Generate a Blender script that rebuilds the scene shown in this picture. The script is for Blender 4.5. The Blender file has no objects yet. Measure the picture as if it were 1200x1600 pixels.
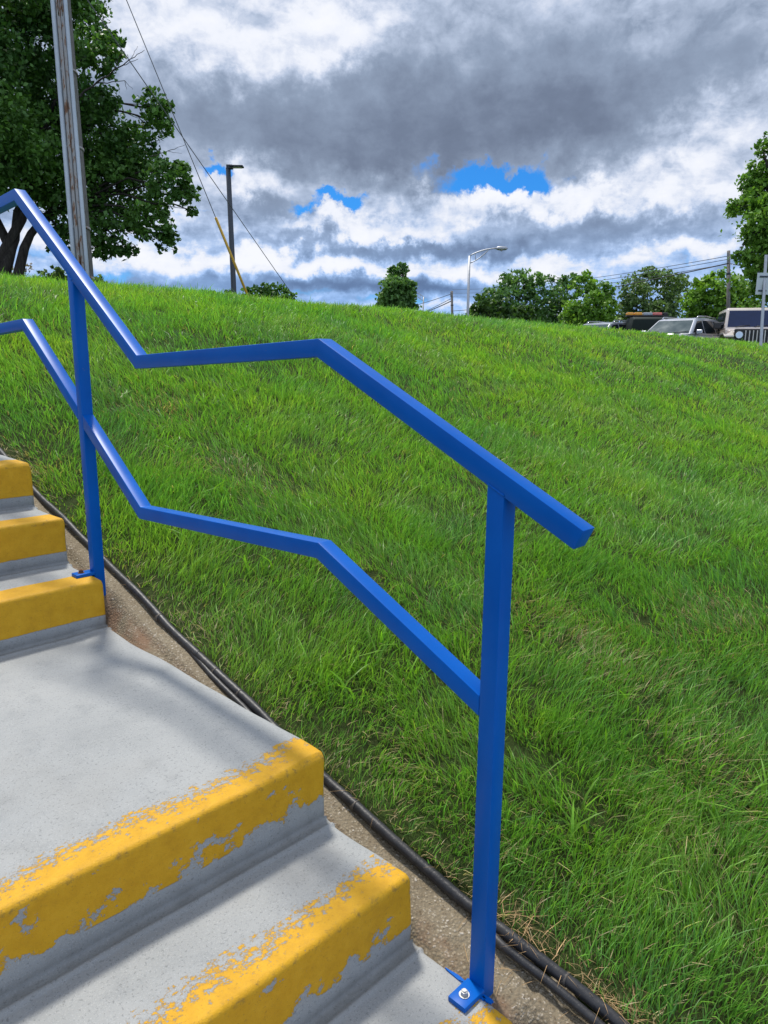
import bpy, bmesh, math, random
import numpy as np
from mathutils import Vector, Matrix, noise as mnoise

random.seed(7); RNG = np.random.default_rng(11)
SC = bpy.context.scene; COL = SC.collection

# ------------------------------------------------------------------ camera
CAM = np.array([-1.00438, -1.17059, 0.88791])
FW = np.array([0.69626, 0.68777, -0.20542])
RT = np.array([0.70387, -0.71028, 0.00764])
UP = np.array([0.14065, 0.14991, 0.97864])
FPX = 1148.18
cd = bpy.data.cameras.new('camera'); cam = bpy.data.objects.new('camera', cd); COL.objects.link(cam)
cam.matrix_world = Matrix(((RT[0], UP[0], -FW[0], CAM[0]), (RT[1], UP[1], -FW[1], CAM[1]),
                           (RT[2], UP[2], -FW[2], CAM[2]), (0, 0, 0, 1)))
cd.sensor_fit = 'HORIZONTAL'; cd.sensor_width = 36; cd.lens = 36 * FPX / 1200
cd.clip_start = 0.05; cd.clip_end = 6000
SC.camera = cam


def ray(x, y):
    return FW + RT * (x - 600) / FPX + UP * (800 - y) / FPX


def at(x, y, d):                      # world point seen at photo pixel x, y, d metres deep
    return Vector(CAM + ray(x, y) * d)


def azel(x, y):
    d = ray(x, y)
    return math.degrees(math.atan2(d[0], d[1])), math.degrees(math.atan2(d[2], math.hypot(d[0], d[1])))


# ------------------------------------------------------------------ view, sun
SC.view_settings.view_transform = 'Standard'; SC.view_settings.look = 'None'
SC.view_settings.exposure = 0.32; SC.view_settings.gamma = 1
SUN_AZ, SUN_EL = math.atan2(0.19, 0.45), math.atan2(1.0, math.hypot(0.19, 0.45))
sl = bpy.data.lights.new('sun', 'SUN'); sl.energy = 3.2; sl.angle = math.radians(6.5); sl.color = (1.0, 0.955, 0.88)
so = bpy.data.objects.new('sun', sl); COL.objects.link(so)
sdir = Vector((math.sin(SUN_AZ) * math.cos(SUN_EL), math.cos(SUN_AZ) * math.cos(SUN_EL), math.sin(SUN_EL)))
so.rotation_euler = sdir.to_track_quat('Z', 'Y').to_euler(); so.location = (0, 5, 30)


# ------------------------------------------------------------------ node helper
class NT:
    def __init__(s, tree):
        s.t = tree; tree.nodes.clear()

    def n(s, kind, ins=None, **props):
        nd = s.t.nodes.new(kind)
        for k, v in props.items():
            setattr(nd, k, v)
        for k, v in (ins or {}).items():
            s.set(nd.inputs[k], v)
        return nd

    def set(s, sock, v):
        if isinstance(v, bpy.types.NodeSocket):
            s.t.links.new(v, sock)
        else:
            if sock.type == 'RGBA' and isinstance(v, (tuple, list)) and len(v) == 3:
                v = (*v, 1)
            sock.default_value = v

    def m(s, op, a, b=0.0, c=None, clamp=False):
        nd = s.t.nodes.new('ShaderNodeMath'); nd.operation = op; nd.use_clamp = clamp
        s.set(nd.inputs[0], a); s.set(nd.inputs[1], b)
        if c is not None:
            s.set(nd.inputs[2], c)
        return nd.outputs[0]

    def vm(s, op, a, b=(0, 0, 0), scale=None):
        nd = s.t.nodes.new('ShaderNodeVectorMath'); nd.operation = op
        s.set(nd.inputs[0], a); s.set(nd.inputs[1], b)
        if scale is not None:
            s.set(nd.inputs['Scale'], scale)
        return nd.outputs[0]

    def noise(s, vec, scale, detail=4, rough=.5, col=False, dist=0.0):
        nd = s.n('ShaderNodeTexNoise', {'Vector': vec, 'Scale': scale, 'Detail': detail, 'Roughness': rough, 'Distortion': dist})
        return nd.outputs['Color' if col else 'Fac']

    def voro(s, vec, scale, out='Distance', feature='F1'):
        nd = s.n('ShaderNodeTexVoronoi', {'Vector': vec, 'Scale': scale}, feature=feature)
        return nd.outputs[out]

    def ramp(s, fac, stops, interp='LINEAR'):
        nd = s.n('ShaderNodeValToRGB', {'Fac': fac}); cr = nd.color_ramp; cr.interpolation = interp
        while len(cr.elements) < len(stops):
            cr.elements.new(0.5)
        for e, (p, c) in zip(cr.elements, stops):
            e.position = p; e.color = (*c, 1) if len(c) == 3 else c
        return nd.outputs['Color']

    def mix(s, fac, a, b, blend='MIX'):
        nd = s.n('ShaderNodeMix', data_type='RGBA', blend_type=blend)
        s.set(nd.inputs['Factor'], fac); s.set(nd.inputs['A'], a) if False else None
        s.set(nd.inputs[6], a); s.set(nd.inputs[7], b)
        return nd.outputs[2]

    def step(s, v, lo, hi):
        nd = s.n('ShaderNodeMapRange', {'Value': v, 'From Min': lo, 'From Max': hi}, interpolation_type='SMOOTHSTEP')
        return nd.outputs[0]

    def attr(s, name, out='Fac'):
        return s.n('ShaderNodeAttribute', attribute_name=name).outputs[out]


# ------------------------------------------------------------------ world: Nishita sky behind a broken deck of cumulus
world = bpy.data.worlds.new('World'); SC.world = world; world.use_nodes = True
w = NT(world.node_tree)
sky = w.n('ShaderNodeTexSky', sky_type='NISHITA', sun_disc=False)
sky.sun_elevation = SUN_EL; sky.sun_rotation = SUN_AZ; sky.air_density = 1.0; sky.dust_density = 0.3; sky.ozone_density = 2.0
tc = w.n('ShaderNodeTexCoord').outputs['Generated']
dirv = w.vm('NORMALIZE', tc)
# clouds live on a flat deck: project the direction on it
sx = w.n('ShaderNodeSeparateXYZ', {'Vector': dirv}).outputs
AZ = w.m('MULTIPLY', w.m('ARCTAN2', sx[0], sx[1]), 57.2958)
EL = w.m('MULTIPLY', w.m('ARCSINE', sx[2]), 57.2958)
wn1 = w.n('ShaderNodeSeparateXYZ', {'Vector': w.noise(dirv, 8.0, 3, .5, True)}).outputs
wn2 = w.n('ShaderNodeSeparateXYZ', {'Vector': w.noise(dirv, 26.0, 6, .62, True)}).outputs
ew = w.m('MULTIPLY_ADD', w.step(EL, 3.0, 13.0), .72, .28)                        # low clouds keep their flat bases
AZw = w.m('ADD', AZ, w.m('ADD', w.m('MULTIPLY_ADD', wn1[0], 9.0, -4.5), w.m('MULTIPLY_ADD', wn2[0], 7.0, -3.5)))
ELw = w.m('ADD', EL, w.m('MULTIPLY', ew, w.m('ADD', w.m('MULTIPLY_ADD', wn1[1], 5.0, -2.5), w.m('MULTIPLY_ADD', wn2[1], 6.0, -3.0))))
# where the deck is thick (dark from below), thin (white) or open (blue): photo x, y, half-widths in px, weight
BLOBS = [
    (700, 200, 280, 75, .29), (950, 165, 140, 65, .18), (560, 262, 150, 40, .22), (330, 165, 140, 55, .20), (1120, 80, 200, 70, .10),
    (850, 50, 220, 50, .06), (640, 110, 120, 50, .10), (60, 100, 120, 90, .10), (1020, 235, 80, 30, .08),
    (530, 62, 80, 38, -.34), (270, 45, 120, 50, -.22), (390, 95, 60, 36, -.16), (450, 20, 80, 25, -.10), (1120, 300, 100, 45, -.16), (1130, 200, 90, 45, -.22), (1060, 260, 60, 30, -.14),
    (365, 284, 65, 24, -.36), (400, 335, 95, 18, .22), (250, 330, 80, 24, -.14),
    (790, 322, 140, 17, -.36), (960, 302, 70, 18, -.26), (690, 345, 50, 14, -.14), (1000, 352, 190, 17, .24), (700, 394, 220, 15, .34),
    (545, 362, 100, 16, -.34), (600, 378, 70, 10, -.20), (480, 385, 120, 12, .10), (440, 414, 140, 13, -.40), (560, 425, 90, 9, -.22), (370, 395, 60, 12, -.18), (470, 441, 170, 9, .32), (240, 412, 110, 14, -.30), (200, 446, 150, 9, .20), (330, 375, 90, 12, .16), (120, 380, 110, 16, -.2),
    (740, 430, 130, 10, -.36), (900, 408, 160, 9, -.22), (1080, 388, 110, 11, -.34), (640, 454, 130, 9, .36), (560, 470, 120, 5, .12), (900, 455, 200, 9, .08), (400, 462, 200, 5, -.10), (700, 476, 90, 6, -.26)]
HOLES = [(765, 282, 95, 20, 1.0), (830, 296, 50, 15, .6), (522, 330, 44, 12, .95), (300, 258, 36, 12, .9), (150, 246, 70, 16, .5), (20, 250, 30, 14, .7), (170, 436, 70, 8, .55), (60, 395, 60, 10, .45), (600, 470, 70, 5, .5), (480, 455, 80, 5, .4), (930, 440, 90, 6, .45), (1085, 405, 50, 8, .4), (240, 345, 40, 8, .4)]


def cloud(dv, full):
    """cloud thickness in direction dv; without full only the fine billows"""
    ss = w.n('ShaderNodeSeparateXYZ', {'Vector': dv}).outputs
    den = w.m('MAXIMUM', w.m('ADD', ss[2], 0.10), 0.06)
    deck = w.n('ShaderNodeCombineXYZ', {'X': w.m('DIVIDE', ss[0], den), 'Y': w.m('DIVIDE', ss[1], den), 'Z': 0.0}).outputs[0]
    wv = w.noise(dv, 20.0, 3, .5, True)
    dw = w.vm('ADD', dv, w.vm('SCALE', w.vm('SUBTRACT', wv, (.5, .5, .5)), scale=.035))
    f2 = w.noise(deck, 3.6, 6, .6)
    f3 = w.noise(w.vm('MULTIPLY', dw, (1, 1, 1.5)), 22.0, 6, .60)
    fine = w.m('ADD', w.m('MULTIPLY', w.m('MULTIPLY_ADD', f2, .26, -.13), w.step(ss[2], .03, .16)), w.m('MULTIPLY_ADD', f3, .42, -.21))
    if not full:
        return fine
    f1 = w.noise(deck, 1.0, 5, .55)
    return w.m('ADD', w.m('ADD', 0.47, tot), w.m('ADD', w.m('MULTIPLY_ADD', f1, .30, -.15), fine)), fine


def blobsum(lst, soft=1.0):
    tot = None
    for (bx_, by_, rx_, ry_, wt_) in lst:
        a0, e0 = azel(bx_, by_); k = 1 / 20.0
        da = w.m('DIVIDE', w.m('SUBTRACT', AZw, a0), rx_ * k); de = w.m('DIVIDE', w.m('SUBTRACT', ELw, e0), ry_ * k)
        q = w.m('ADD', w.m('MULTIPLY', da, da), w.m('MULTIPLY', de, de))
        g = w.m('MULTIPLY', w.m('EXPONENT', w.m('MULTIPLY', q, -1.0)), wt_)
        tot = g if tot is None else w.m('ADD', tot, g)
    return tot


tot = blobsum(BLOBS); hol = blobsum(HOLES)
thick, fine0 = cloud(dirv, True)
up_ = cloud(w.vm('NORMALIZE', w.vm('ADD', dirv, (.004, .010, .020))), False)       # a step towards the sun
relief = w.m('SUBTRACT', fine0, up_)                                              # > 0: this side faces the sun
relief = w.m('MAXIMUM', w.m('MINIMUM', w.m('MULTIPLY', relief, w.m('MULTIPLY_ADD', w.step(thick, .75, .40), 1.9, .40)), .24), -.22)
tone = w.m('SUBTRACT', thick, relief)
ccol = w.ramp(tone, [(0.0, (.71, .725, .78)), (.20, (.66, .685, .75)), (.34, (.53, .575, .68)), (.48, (.37, .435, .56)), (.66, (.22, .275, .375)), (.86, (.135, .17, .245)), (1.0, (.105, .133, .195))])
# towards the horizon the air turns the grey undersides blue
lowm = w.step(EL, 13.0, 1.5)
ccol = w.mix(w.m('MULTIPLY', w.m('MULTIPLY', lowm, w.step(tone, .22, .50)), .85), ccol, w.mix(1.0, ccol, (.66, 1.0, 1.42), 'MULTIPLY'))
cover = w.step(w.m('ADD', w.m('MULTIPLY', hol, -1.0), w.m('MULTIPLY_ADD', fine0, 1.25, .5)), -.25, .30)
blue = w.mix(1.0, sky.outputs[0], (.13, .54, 1.02), 'MULTIPLY')
# extra brightness added to unseen clouds opposite the sun, as fill for the risers
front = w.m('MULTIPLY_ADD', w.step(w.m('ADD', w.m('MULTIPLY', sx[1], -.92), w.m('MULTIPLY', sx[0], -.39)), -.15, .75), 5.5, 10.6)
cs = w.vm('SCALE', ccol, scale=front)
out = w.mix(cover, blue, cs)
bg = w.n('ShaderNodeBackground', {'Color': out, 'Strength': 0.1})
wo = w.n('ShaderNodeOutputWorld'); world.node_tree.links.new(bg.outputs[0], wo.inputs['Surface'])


# ------------------------------------------------------------------ object helpers
def tag(o, label=None, cat=None, group=None, kind=None):
    if label: o['label'] = label
    if cat: o['category'] = cat
    if group: o['group'] = group
    if kind: o['kind'] = kind
    return o


def link(name, me, parent=None, mat=None):
    o = bpy.data.objects.new(name, me); COL.objects.link(o)
    if parent is not None:
        o.parent = parent
    if mat is not None:
        me.materials.append(mat)
    return o


def empty(name, loc, rz=0.0):
    o = bpy.data.objects.new(name, None); COL.objects.link(o); o.location = loc; o.rotation_euler = (0, 0, rz)
    o.empty_display_size = .2
    return o


def np_mesh(name, V, faces_flat, loop_tot, smooth=False):
    me = bpy.data.meshes.new(name); V = np.asarray(V, np.float32)
    faces_flat = np.asarray(faces_flat, np.int32); loop_tot = np.asarray(loop_tot, np.int32)
    me.vertices.add(len(V)); me.vertices.foreach_set('co', V.ravel())
    me.loops.add(len(faces_flat)); me.loops.foreach_set('vertex_index', faces_flat)
    me.polygons.add(len(loop_tot))
    st = np.concatenate(([0], np.cumsum(loop_tot)[:-1])).astype(np.int32)
    me.polygons.foreach_set('loop_start', st)
    if smooth:
        me.polygons.foreach_set('use_smooth', np.ones(len(loop_tot), bool))
    me.update(calc_edges=True)
    return me


def color_attr(me, cols):
    a = me.color_attributes.new('tint', 'FLOAT_COLOR', 'POINT')
    c = np.ones((len(cols), 4), np.float32); c[:, :3] = cols
    a.data.foreach_set('color', c.ravel())


class MB:
    """collects shapes into one mesh"""
    def __init__(s):
        s.bm = bmesh.new()

    def box(s, c, size, rz=0.0, bev=0.0, seg=2, rot=None):
        r = bmesh.ops.create_cube(s.bm, size=1.0)['verts']
        M = Matrix.Translation(c) @ (rot.to_4x4() if rot else Matrix.Rotation(rz, 4, 'Z')) @ Matrix.Diagonal((*size, 1))
        bmesh.ops.transform(s.bm, matrix=M, verts=r)
        if bev:
            ed = list({e for v in r for e in v.link_edges})
            bmesh.ops.bevel(s.bm, geom=ed, offset=bev, segments=seg, affect='EDGES', profile=.5)
        return s

    def tube(s, pts, radii, n=8, cap=True, sq=None):
        pts = [Vector(p) for p in pts]
        if not hasattr(radii, '__len__'):
            radii = [radii] * len(pts)
        rings = []; ref = None
        for i, p in enumerate(pts):
            t = (pts[min(i + 1, len(pts) - 1)] - pts[max(i - 1, 0)]).normalized()
            if ref is None:
                ref = t.orthogonal().normalized()
            ref = (ref - t * ref.dot(t)); ref = ref.normalized() if ref.length > 1e-6 else t.orthogonal().normalized()
            b = t.cross(ref)
            rings.append([s.bm.verts.new(p + (ref * math.cos(2 * math.pi * k / n) + b * math.sin(2 * math.pi * k / n)) * radii[i]) for k in range(n)])
        for a, b in zip(rings, rings[1:]):
            for k in range(n):
                f = s.bm.faces.new((a[k], a[(k + 1) % n], b[(k + 1) % n], b[k])); f.smooth = True
        if cap:
            s.bm.faces.new(rings[0][::-1]); s.bm.faces.new(rings[-1])
        return s

    def cyl(s, c, r, h, axis='Z', n=20, bev=0.0):
        M = Matrix.Translation(c)
        if axis == 'X': M = M @ Matrix.Rotation(math.pi / 2, 4, 'Y')
        if axis == 'Y': M = M @ Matrix.Rotation(math.pi / 2, 4, 'X')
        vs = bmesh.ops.create_cone(s.bm, cap_ends=True, segments=n, radius1=r, radius2=r, depth=h, matrix=M)['verts']
        if bev:
            ed = [e for e in {e for v in vs for e in v.link_edges} if any(len(f.verts) > 4 for f in e.link_faces)]
            bmesh.ops.bevel(s.bm, geom=ed, offset=bev, segments=2, affect='EDGES', profile=.5)
        return s

    def torus(s, c, R, r, axis='X', n=28, m=10):
        rings = []
        for i in range(n):
            a = 2 * math.pi * i / n; ring = []
            for j in range(m):
                b = 2 * math.pi * j / m; rr = R + r * math.cos(b); h = r * math.sin(b)
                p = {'X': (h, rr * math.cos(a), rr * math.sin(a)), 'Y': (rr * math.cos(a), h, rr * math.sin(a)), 'Z': (rr * math.cos(a), rr * math.sin(a), h)}[axis]
                ring.append(s.bm.verts.new(Vector(c) + Vector(p)))
            rings.append(ring)
        for i in range(n):
            a, b = rings[i], rings[(i + 1) % n]
            for j in range(m):
                f = s.bm.faces.new((a[j], a[(j + 1) % m], b[(j + 1) % m], b[j])); f.smooth = True
        return s

    def slab(s, pts, off):
        """polygon given thickness along vector off"""
        a = [s.bm.verts.new(Vector(p)) for p in pts]; b = [s.bm.verts.new(Vector(p) + Vector(off)) for p in pts]
        n = len(a); s.bm.faces.new(a[::-1]); s.bm.faces.new(b)
        for k in range(n):
            s.bm.faces.new((a[k], a[(k + 1) % n], b[(k + 1) % n], b[k]))
        return s

    def build(s, name, mat, parent=None, bevel=0.0, seg=2, angle=30):
        bmesh.ops.recalc_face_normals(s.bm, faces=s.bm.faces)
        if bevel:
            ed = [e for e in s.bm.edges if len(e.link_faces) == 2 and e.calc_face_angle(0) > math.radians(angle)]
            bmesh.ops.bevel(s.bm, geom=ed, offset=bevel, segments=seg, affect='EDGES', profile=.5, clamp_overlap=True)
            for f in s.bm.faces: f.smooth = True
        me = bpy.data.meshes.new(name); s.bm.to_mesh(me); s.bm.free()
        o = link(name, me, parent, mat)
        if bevel:
            me.set_sharp_from_angle(angle=math.radians(40))
        return o


def mat(name, build):
    m = bpy.data.materials.new(name); m.use_nodes = True
    t = NT(m.node_tree); sh = build(t)
    o = t.n('ShaderNodeOutputMaterial'); m.node_tree.links.new(sh, o.inputs['Surface'])
    return m


def pbr(t, color, rough=.5, metal=0.0, spec=.5, bump=None, bdist=.01, bstr=.5, coat=0.0, **kw):
    ins = {'Base Color': color, 'Roughness': rough, 'Metallic': metal, 'Specular IOR Level': spec, 'Coat Weight': coat}
    ins.update(kw)
    p = t.n('ShaderNodeBsdfPrincipled', ins)
    if bump is not None:
        b = t.n('ShaderNodeBump', {'Height': bump, 'Distance': bdist, 'Strength': bstr}); t.t.links.new(b.outputs[0], p.inputs['Normal'])
    return p.outputs[0]


def simple(name, color, rough=.5, metal=0.0, spec=.5, var=.15, scale=6.0, coat=0.0):
    def f(t):
        oc = t.n('ShaderNodeTexCoord').outputs['Object']
        n = t.noise(oc, scale, 5, .6)
        c = t.mix(1.0, color, t.ramp(n, [(.25, (1 - var,) * 3), (.75, (1 + var,) * 3)]), 'MULTIPLY')
        return pbr(t, c, t.m('MULTIPLY_ADD', n, .15, rough - .07), metal, spec, coat=coat)
    return mat(name, f)


# ------------------------------------------------------------------ terrain
H, T, L = 0.165, 0.273, 1.1216
_yy = np.linspace(-40, 400, 8801)
_sl = np.interp(_yy, [-40, -3.2, -2.2, -1.0, 1.5, 2.6, 3.8, 5.4, 6.8, 8.2, 11.5, 14.0, 18.0, 400],
                [0, 0, .12, .25, .262, .330, .345, .240, .05, -.06, -.12, -.06, 0, 0])
_zz = np.cumsum(_sl) * (_yy[1] - _yy[0]); _zz += -0.20 - np.interp(0, _yy, _zz)
CREST_X = [-60, 0, 2.6, 6.2, 9.5, 13.5, 19.0, 24.0, 34.0, 60]
CREST_F = [1.025, 1.025, 1.01, .985, .965, .945, .91, .83, .78, .72]


LOT, LOT_X0, LOT_Y0 = .68, 14.5, 7.3


def gz(x, y):
    base = np.interp(y, _yy, _zz)
    k = np.interp(x, CREST_X, CREST_F)
    z = np.where(base > -.3, -.3 + (base + .3) * k, base)
    # the bank drops behind its crest to the level car park
    lo = LOT + .8 * np.maximum(0, np.maximum(np.maximum(LOT_X0 - x, LOT_Y0 - y), 0))
    return np.where(y > 4, np.minimum(z, lo), z)


def gzb(x, y):
    """ground with the small humps of a mown bank"""
    x = np.asarray(x, float); y = np.asarray(y, float)
    b = .022 * np.sin(1.3 * x + .7 * y + 1) * np.sin(.9 * y - .5 * x) + .012 * np.sin(3.1 * x - 1.7 * y) * np.sin(2.3 * y + 1.1 * x)
    return gz(x, y) + b * np.clip((x - .2) / .6, 0, 1)


HOSE_Y = [-1.6, -.75, -.5, -.30, -.1, .15, .5, .8, 1.2, 1.6, 2.0, 3.5]
HOSE_X = [.22, .168, .147, .128, .112, .098, .100, .100, .105, .108, .112, .13]


def build_ground():
    xs = np.unique(np.concatenate([[-1500, -600, -200, -80, -40, -20, -12, -8, -5, -3.5, -2.6, -2.0, -1.80, -1.75, -.03, .07, .085, .10, .115, .13, .145, .16, .175, .19, .205],
                                   np.arange(.26, 4, .1), np.arange(4, 14, .25), np.arange(14, 46, .8), [50, 60, 80, 120, 200, 400, 800, 2500]]))
    ys = np.unique(np.concatenate([[-900, -300, -100, -40, -20, -10, -6, -4], np.arange(-3, 12, .12), np.arange(12, 30, .6), [32, 36, 42, 50, 70, 100, 160, 300, 600, 1200, 2500]]))
    X, Y = np.meshgrid(xs, ys); Z = gzb(X, Y)
    hole = (X > -1.77) & (X < .075) & (Y < 8)
    HX = np.interp(Y, HOSE_Y, HOSE_X)
    Z = np.where((X < HX + .012) & (X > -.1) & (Y < 6), Z - .10, Z)
    Z = np.where(hole, np.minimum(Z - .9, -1.2), Z)
    Z = np.where((X > 60) | (Y > 40) | (X < -30), np.minimum(Z, .55), Z)
    V = np.stack([X, Y, Z], -1).reshape(-1, 3)
    nx, ny = len(xs), len(ys)
    i = np.arange(nx - 1)[None, :] + nx * np.arange(ny - 1)[:, None]
    F = np.stack([i, i + 1, i + 1 + nx, i + nx], -1).reshape(-1, 4)

    def f(t):
        oc = t.n('ShaderNodeTexCoord').outputs['Object']
        n1 = t.noise(oc, 60, 6, .7); n2 = t.noise(oc, 1.6, 4, .6); n3 = t.noise(oc, 240, 3, .7)
        c = t.ramp(n1, [(.3, (.030, .030, .012)), (.5, (.040, .062, .016)), (.7, (.085, .085, .035))])
        c = t.mix(t.step(n2, .35, .7), c, t.mix(.5, c, (.055, .10, .018)))
        return pbr(t, c, .9, spec=.1, bump=n3, bdist=.02, bstr=.8)
    o = link('ground', np_mesh('ground', V, F.ravel(), np.full(len(F), 4), True), None, mat('soil', f))
    tag(o, kind='structure')


build_ground()


# ------------------------------------------------------------------ the concrete stairs
def concrete_nodes(t):
    oc = t.n('ShaderNodeTexCoord').outputs['Object']
    n1 = t.noise(oc, 3.2, 6, .6); n2 = t.noise(oc, 170, 3, .75); n3 = t.noise(oc, 420, 2, .6); n4 = t.noise(oc, 14, 6, .68)
    c = t.ramp(n1, [(.28, (.275, .284, .282)), (.5, (.325, .332, .326)), (.72, (.362, .366, .356))])
    c = t.mix(t.m('MULTIPLY', t.step(n4, .48, .72), .35), c, (.215, .227, .23))
    # grit: pits show darker, grains paler
    c = t.mix(t.m('MULTIPLY', t.step(n2, .565, .65), .50), c, (.125, .13, .13))
    c = t.mix(t.m('MULTIPLY', t.step(n3, .57, .68), .45), c, (.50, .50, .49))
    # water stains
    c = t.mix(t.m('MULTIPLY', t.step(t.noise(oc, 1.7, 5, .62), .54, .66), .16), c, (.20, .185, .16))
    # darker, mottled tone in the inner corners, weighted by the mesh
    corner_tone = t.m('MULTIPLY', t.attr('corner'), t.m('MULTIPLY_ADD', n4, 1.1, .15), clamp=True)
    c = t.mix(t.m('MULTIPLY', corner_tone, .62), c, (.135, .125, .105))
    bump = t.m('ADD', t.m('MULTIPLY', n2, .55), t.m('ADD', t.m('MULTIPLY', n3, .35), t.m('MULTIPLY', n4, 1.2)))
    return c, bump, oc


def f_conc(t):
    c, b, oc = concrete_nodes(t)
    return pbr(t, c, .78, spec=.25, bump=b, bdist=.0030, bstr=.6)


def f_nose(t):
    c, b, oc = concrete_nodes(t)
    s = t.attr('band'); wear = t.attr('wear')
    nb = t.noise(t.vm('MULTIPLY', oc, (1, 1, 1.5)), 13.0, 3, .55); nf = t.noise(oc, 42, 7, .74); ng = t.noise(t.vm('MULTIPLY', oc, (.8, 1.15, 1.1)), 75, 6, .80)
    # tread side: worn in grains, more towards the back of the band
    dt = t.m('DIVIDE', s, .104)                                   # 0 at nose, 1 at back edge
    wear_l = t.m('MULTIPLY', wear, t.m('MULTIPLY_ADD', t.noise(oc, 3.4, 3, .5), 1.6, .2))
    cr = lambda v, k: t.m('MULTIPLY_ADD', v, k, .5 - .5 * k)
    thr_t = t.m('MULTIPLY', wear_l, t.m('MULTIPLY_ADD', dt, .27, .10))
    vt = t.m('SUBTRACT', cr(t.m('ADD', t.m('MULTIPLY', ng, .72), t.m('MULTIPLY', nf, .28)), 1.25), t.m('ADD', .25, thr_t))
    # a hard line of paint stays where the masking tape ran
    line = t.m('MULTIPLY', t.step(dt, .965, .985), t.step(nf, .46, .52))
    mt = t.m('MAXIMUM', t.step(vt, -.028, .022), line)
    mt = t.m('MULTIPLY', mt, t.step(t.m('ADD', dt, t.m('MULTIPLY_ADD', nf, .05, -.025)), 1.005, .99))
    # riser side: flakes lost along the lower edge
    dr = t.m('DIVIDE', t.m('MULTIPLY', s, -1.0), .116)
    low = t.m('POWER', t.m('MAXIMUM', dr, 0.0), 1.8)
    vr = t.m('SUBTRACT', cr(t.m('ADD', t.m('MULTIPLY', nb, .60), t.m('MULTIPLY', nf, .40)), 1.5), t.m('ADD', .17, t.m('MULTIPLY', wear_l, t.m('MULTIPLY_ADD', low, .20, .185))))
    mr = t.m('MULTIPLY', t.step(vr, -.005, .005), t.step(t.m('ADD', dr, t.m('MULTIPLY_ADD', nf, .06, -.03)), 1.0, .975))
    isr = t.step(s, .0005, -.0005)
    msk = t.m('ADD', t.m('MULTIPLY', mt, t.m('SUBTRACT', 1.0, isr)), t.m('MULTIPLY', mr, isr))
    yv = t.noise(oc, 22, 6, .7)
    y = t.ramp(yv, [(.25, (.50, .255, .008)), (.5, (.60, .318, .010)), (.75, (.66, .365, .018))])
    n2 = t.noise(oc, 170, 3, .75)
    y = t.mix(t.m('MULTIPLY', t.step(n2, .60, .70), .45), y, (.22, .12, .03))
    # scuffed grime right on the arris
    ar = t.m('MULTIPLY', t.step(t.m('ABSOLUTE', t.m('ADD', s, .002)), .012, .0), t.step(nf, .50, .66))
    y = t.mix(t.m('MULTIPLY', ar, .55), y, (.11, .085, .045))
    col = t.mix(msk, c, y)
    return pbr(t, col, t.m('MULTIPLY_ADD', msk, -.16, .78), spec=.3, bump=t.m('ADD', b, t.m('MULTIPLY', msk, .8)), bdist=.0032, bstr=.6)


M_CONC = mat('painted_concrete', f_conc); M_NOSE = mat('yellow_edge_paint', f_nose)


def stair_profile(y0, z0, depth, hr):
    """(y, z, band, corner) from the riser foot over the nose to the next riser foot"""
    P = []; c = .009; r = .014
    for k in range(0, 4):
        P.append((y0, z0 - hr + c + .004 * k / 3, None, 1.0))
    nz = max(3, int((hr - c - r) / .014))
    for k in range(1, nz + 1):
        z = z0 - hr + c + .004 + (hr - c - .004 - r) * k / nz
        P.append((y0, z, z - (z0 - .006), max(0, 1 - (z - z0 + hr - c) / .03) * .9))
    for k in range(1, 5):
        a = math.pi / 2 * k / 5
        P.append((y0 + r * (1 - math.cos(a)), z0 - r + r * math.sin(a), -.006 + .012 * k / 5, 0.0))
    ys = list(np.linspace(r, .104, 8)) + list(np.arange(.125, depth - .05, .022)) + list(np.linspace(depth - .05, depth - c, 11))
    for yy in ys:
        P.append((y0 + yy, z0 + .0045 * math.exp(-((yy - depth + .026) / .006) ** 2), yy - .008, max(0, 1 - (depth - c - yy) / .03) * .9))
    for k in range(1, 5):
        a = math.pi / 2 * k / 4
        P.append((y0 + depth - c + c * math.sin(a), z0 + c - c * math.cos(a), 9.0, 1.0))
    return P


def wob(y, z, x, amp=.003):
    return amp * mnoise.noise(Vector((x * 3.1, y * 3.3, z * 3.7))) + amp * .5 * mnoise.noise(Vector((x * 11 + 5, y * 11, z * 11)))


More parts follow.
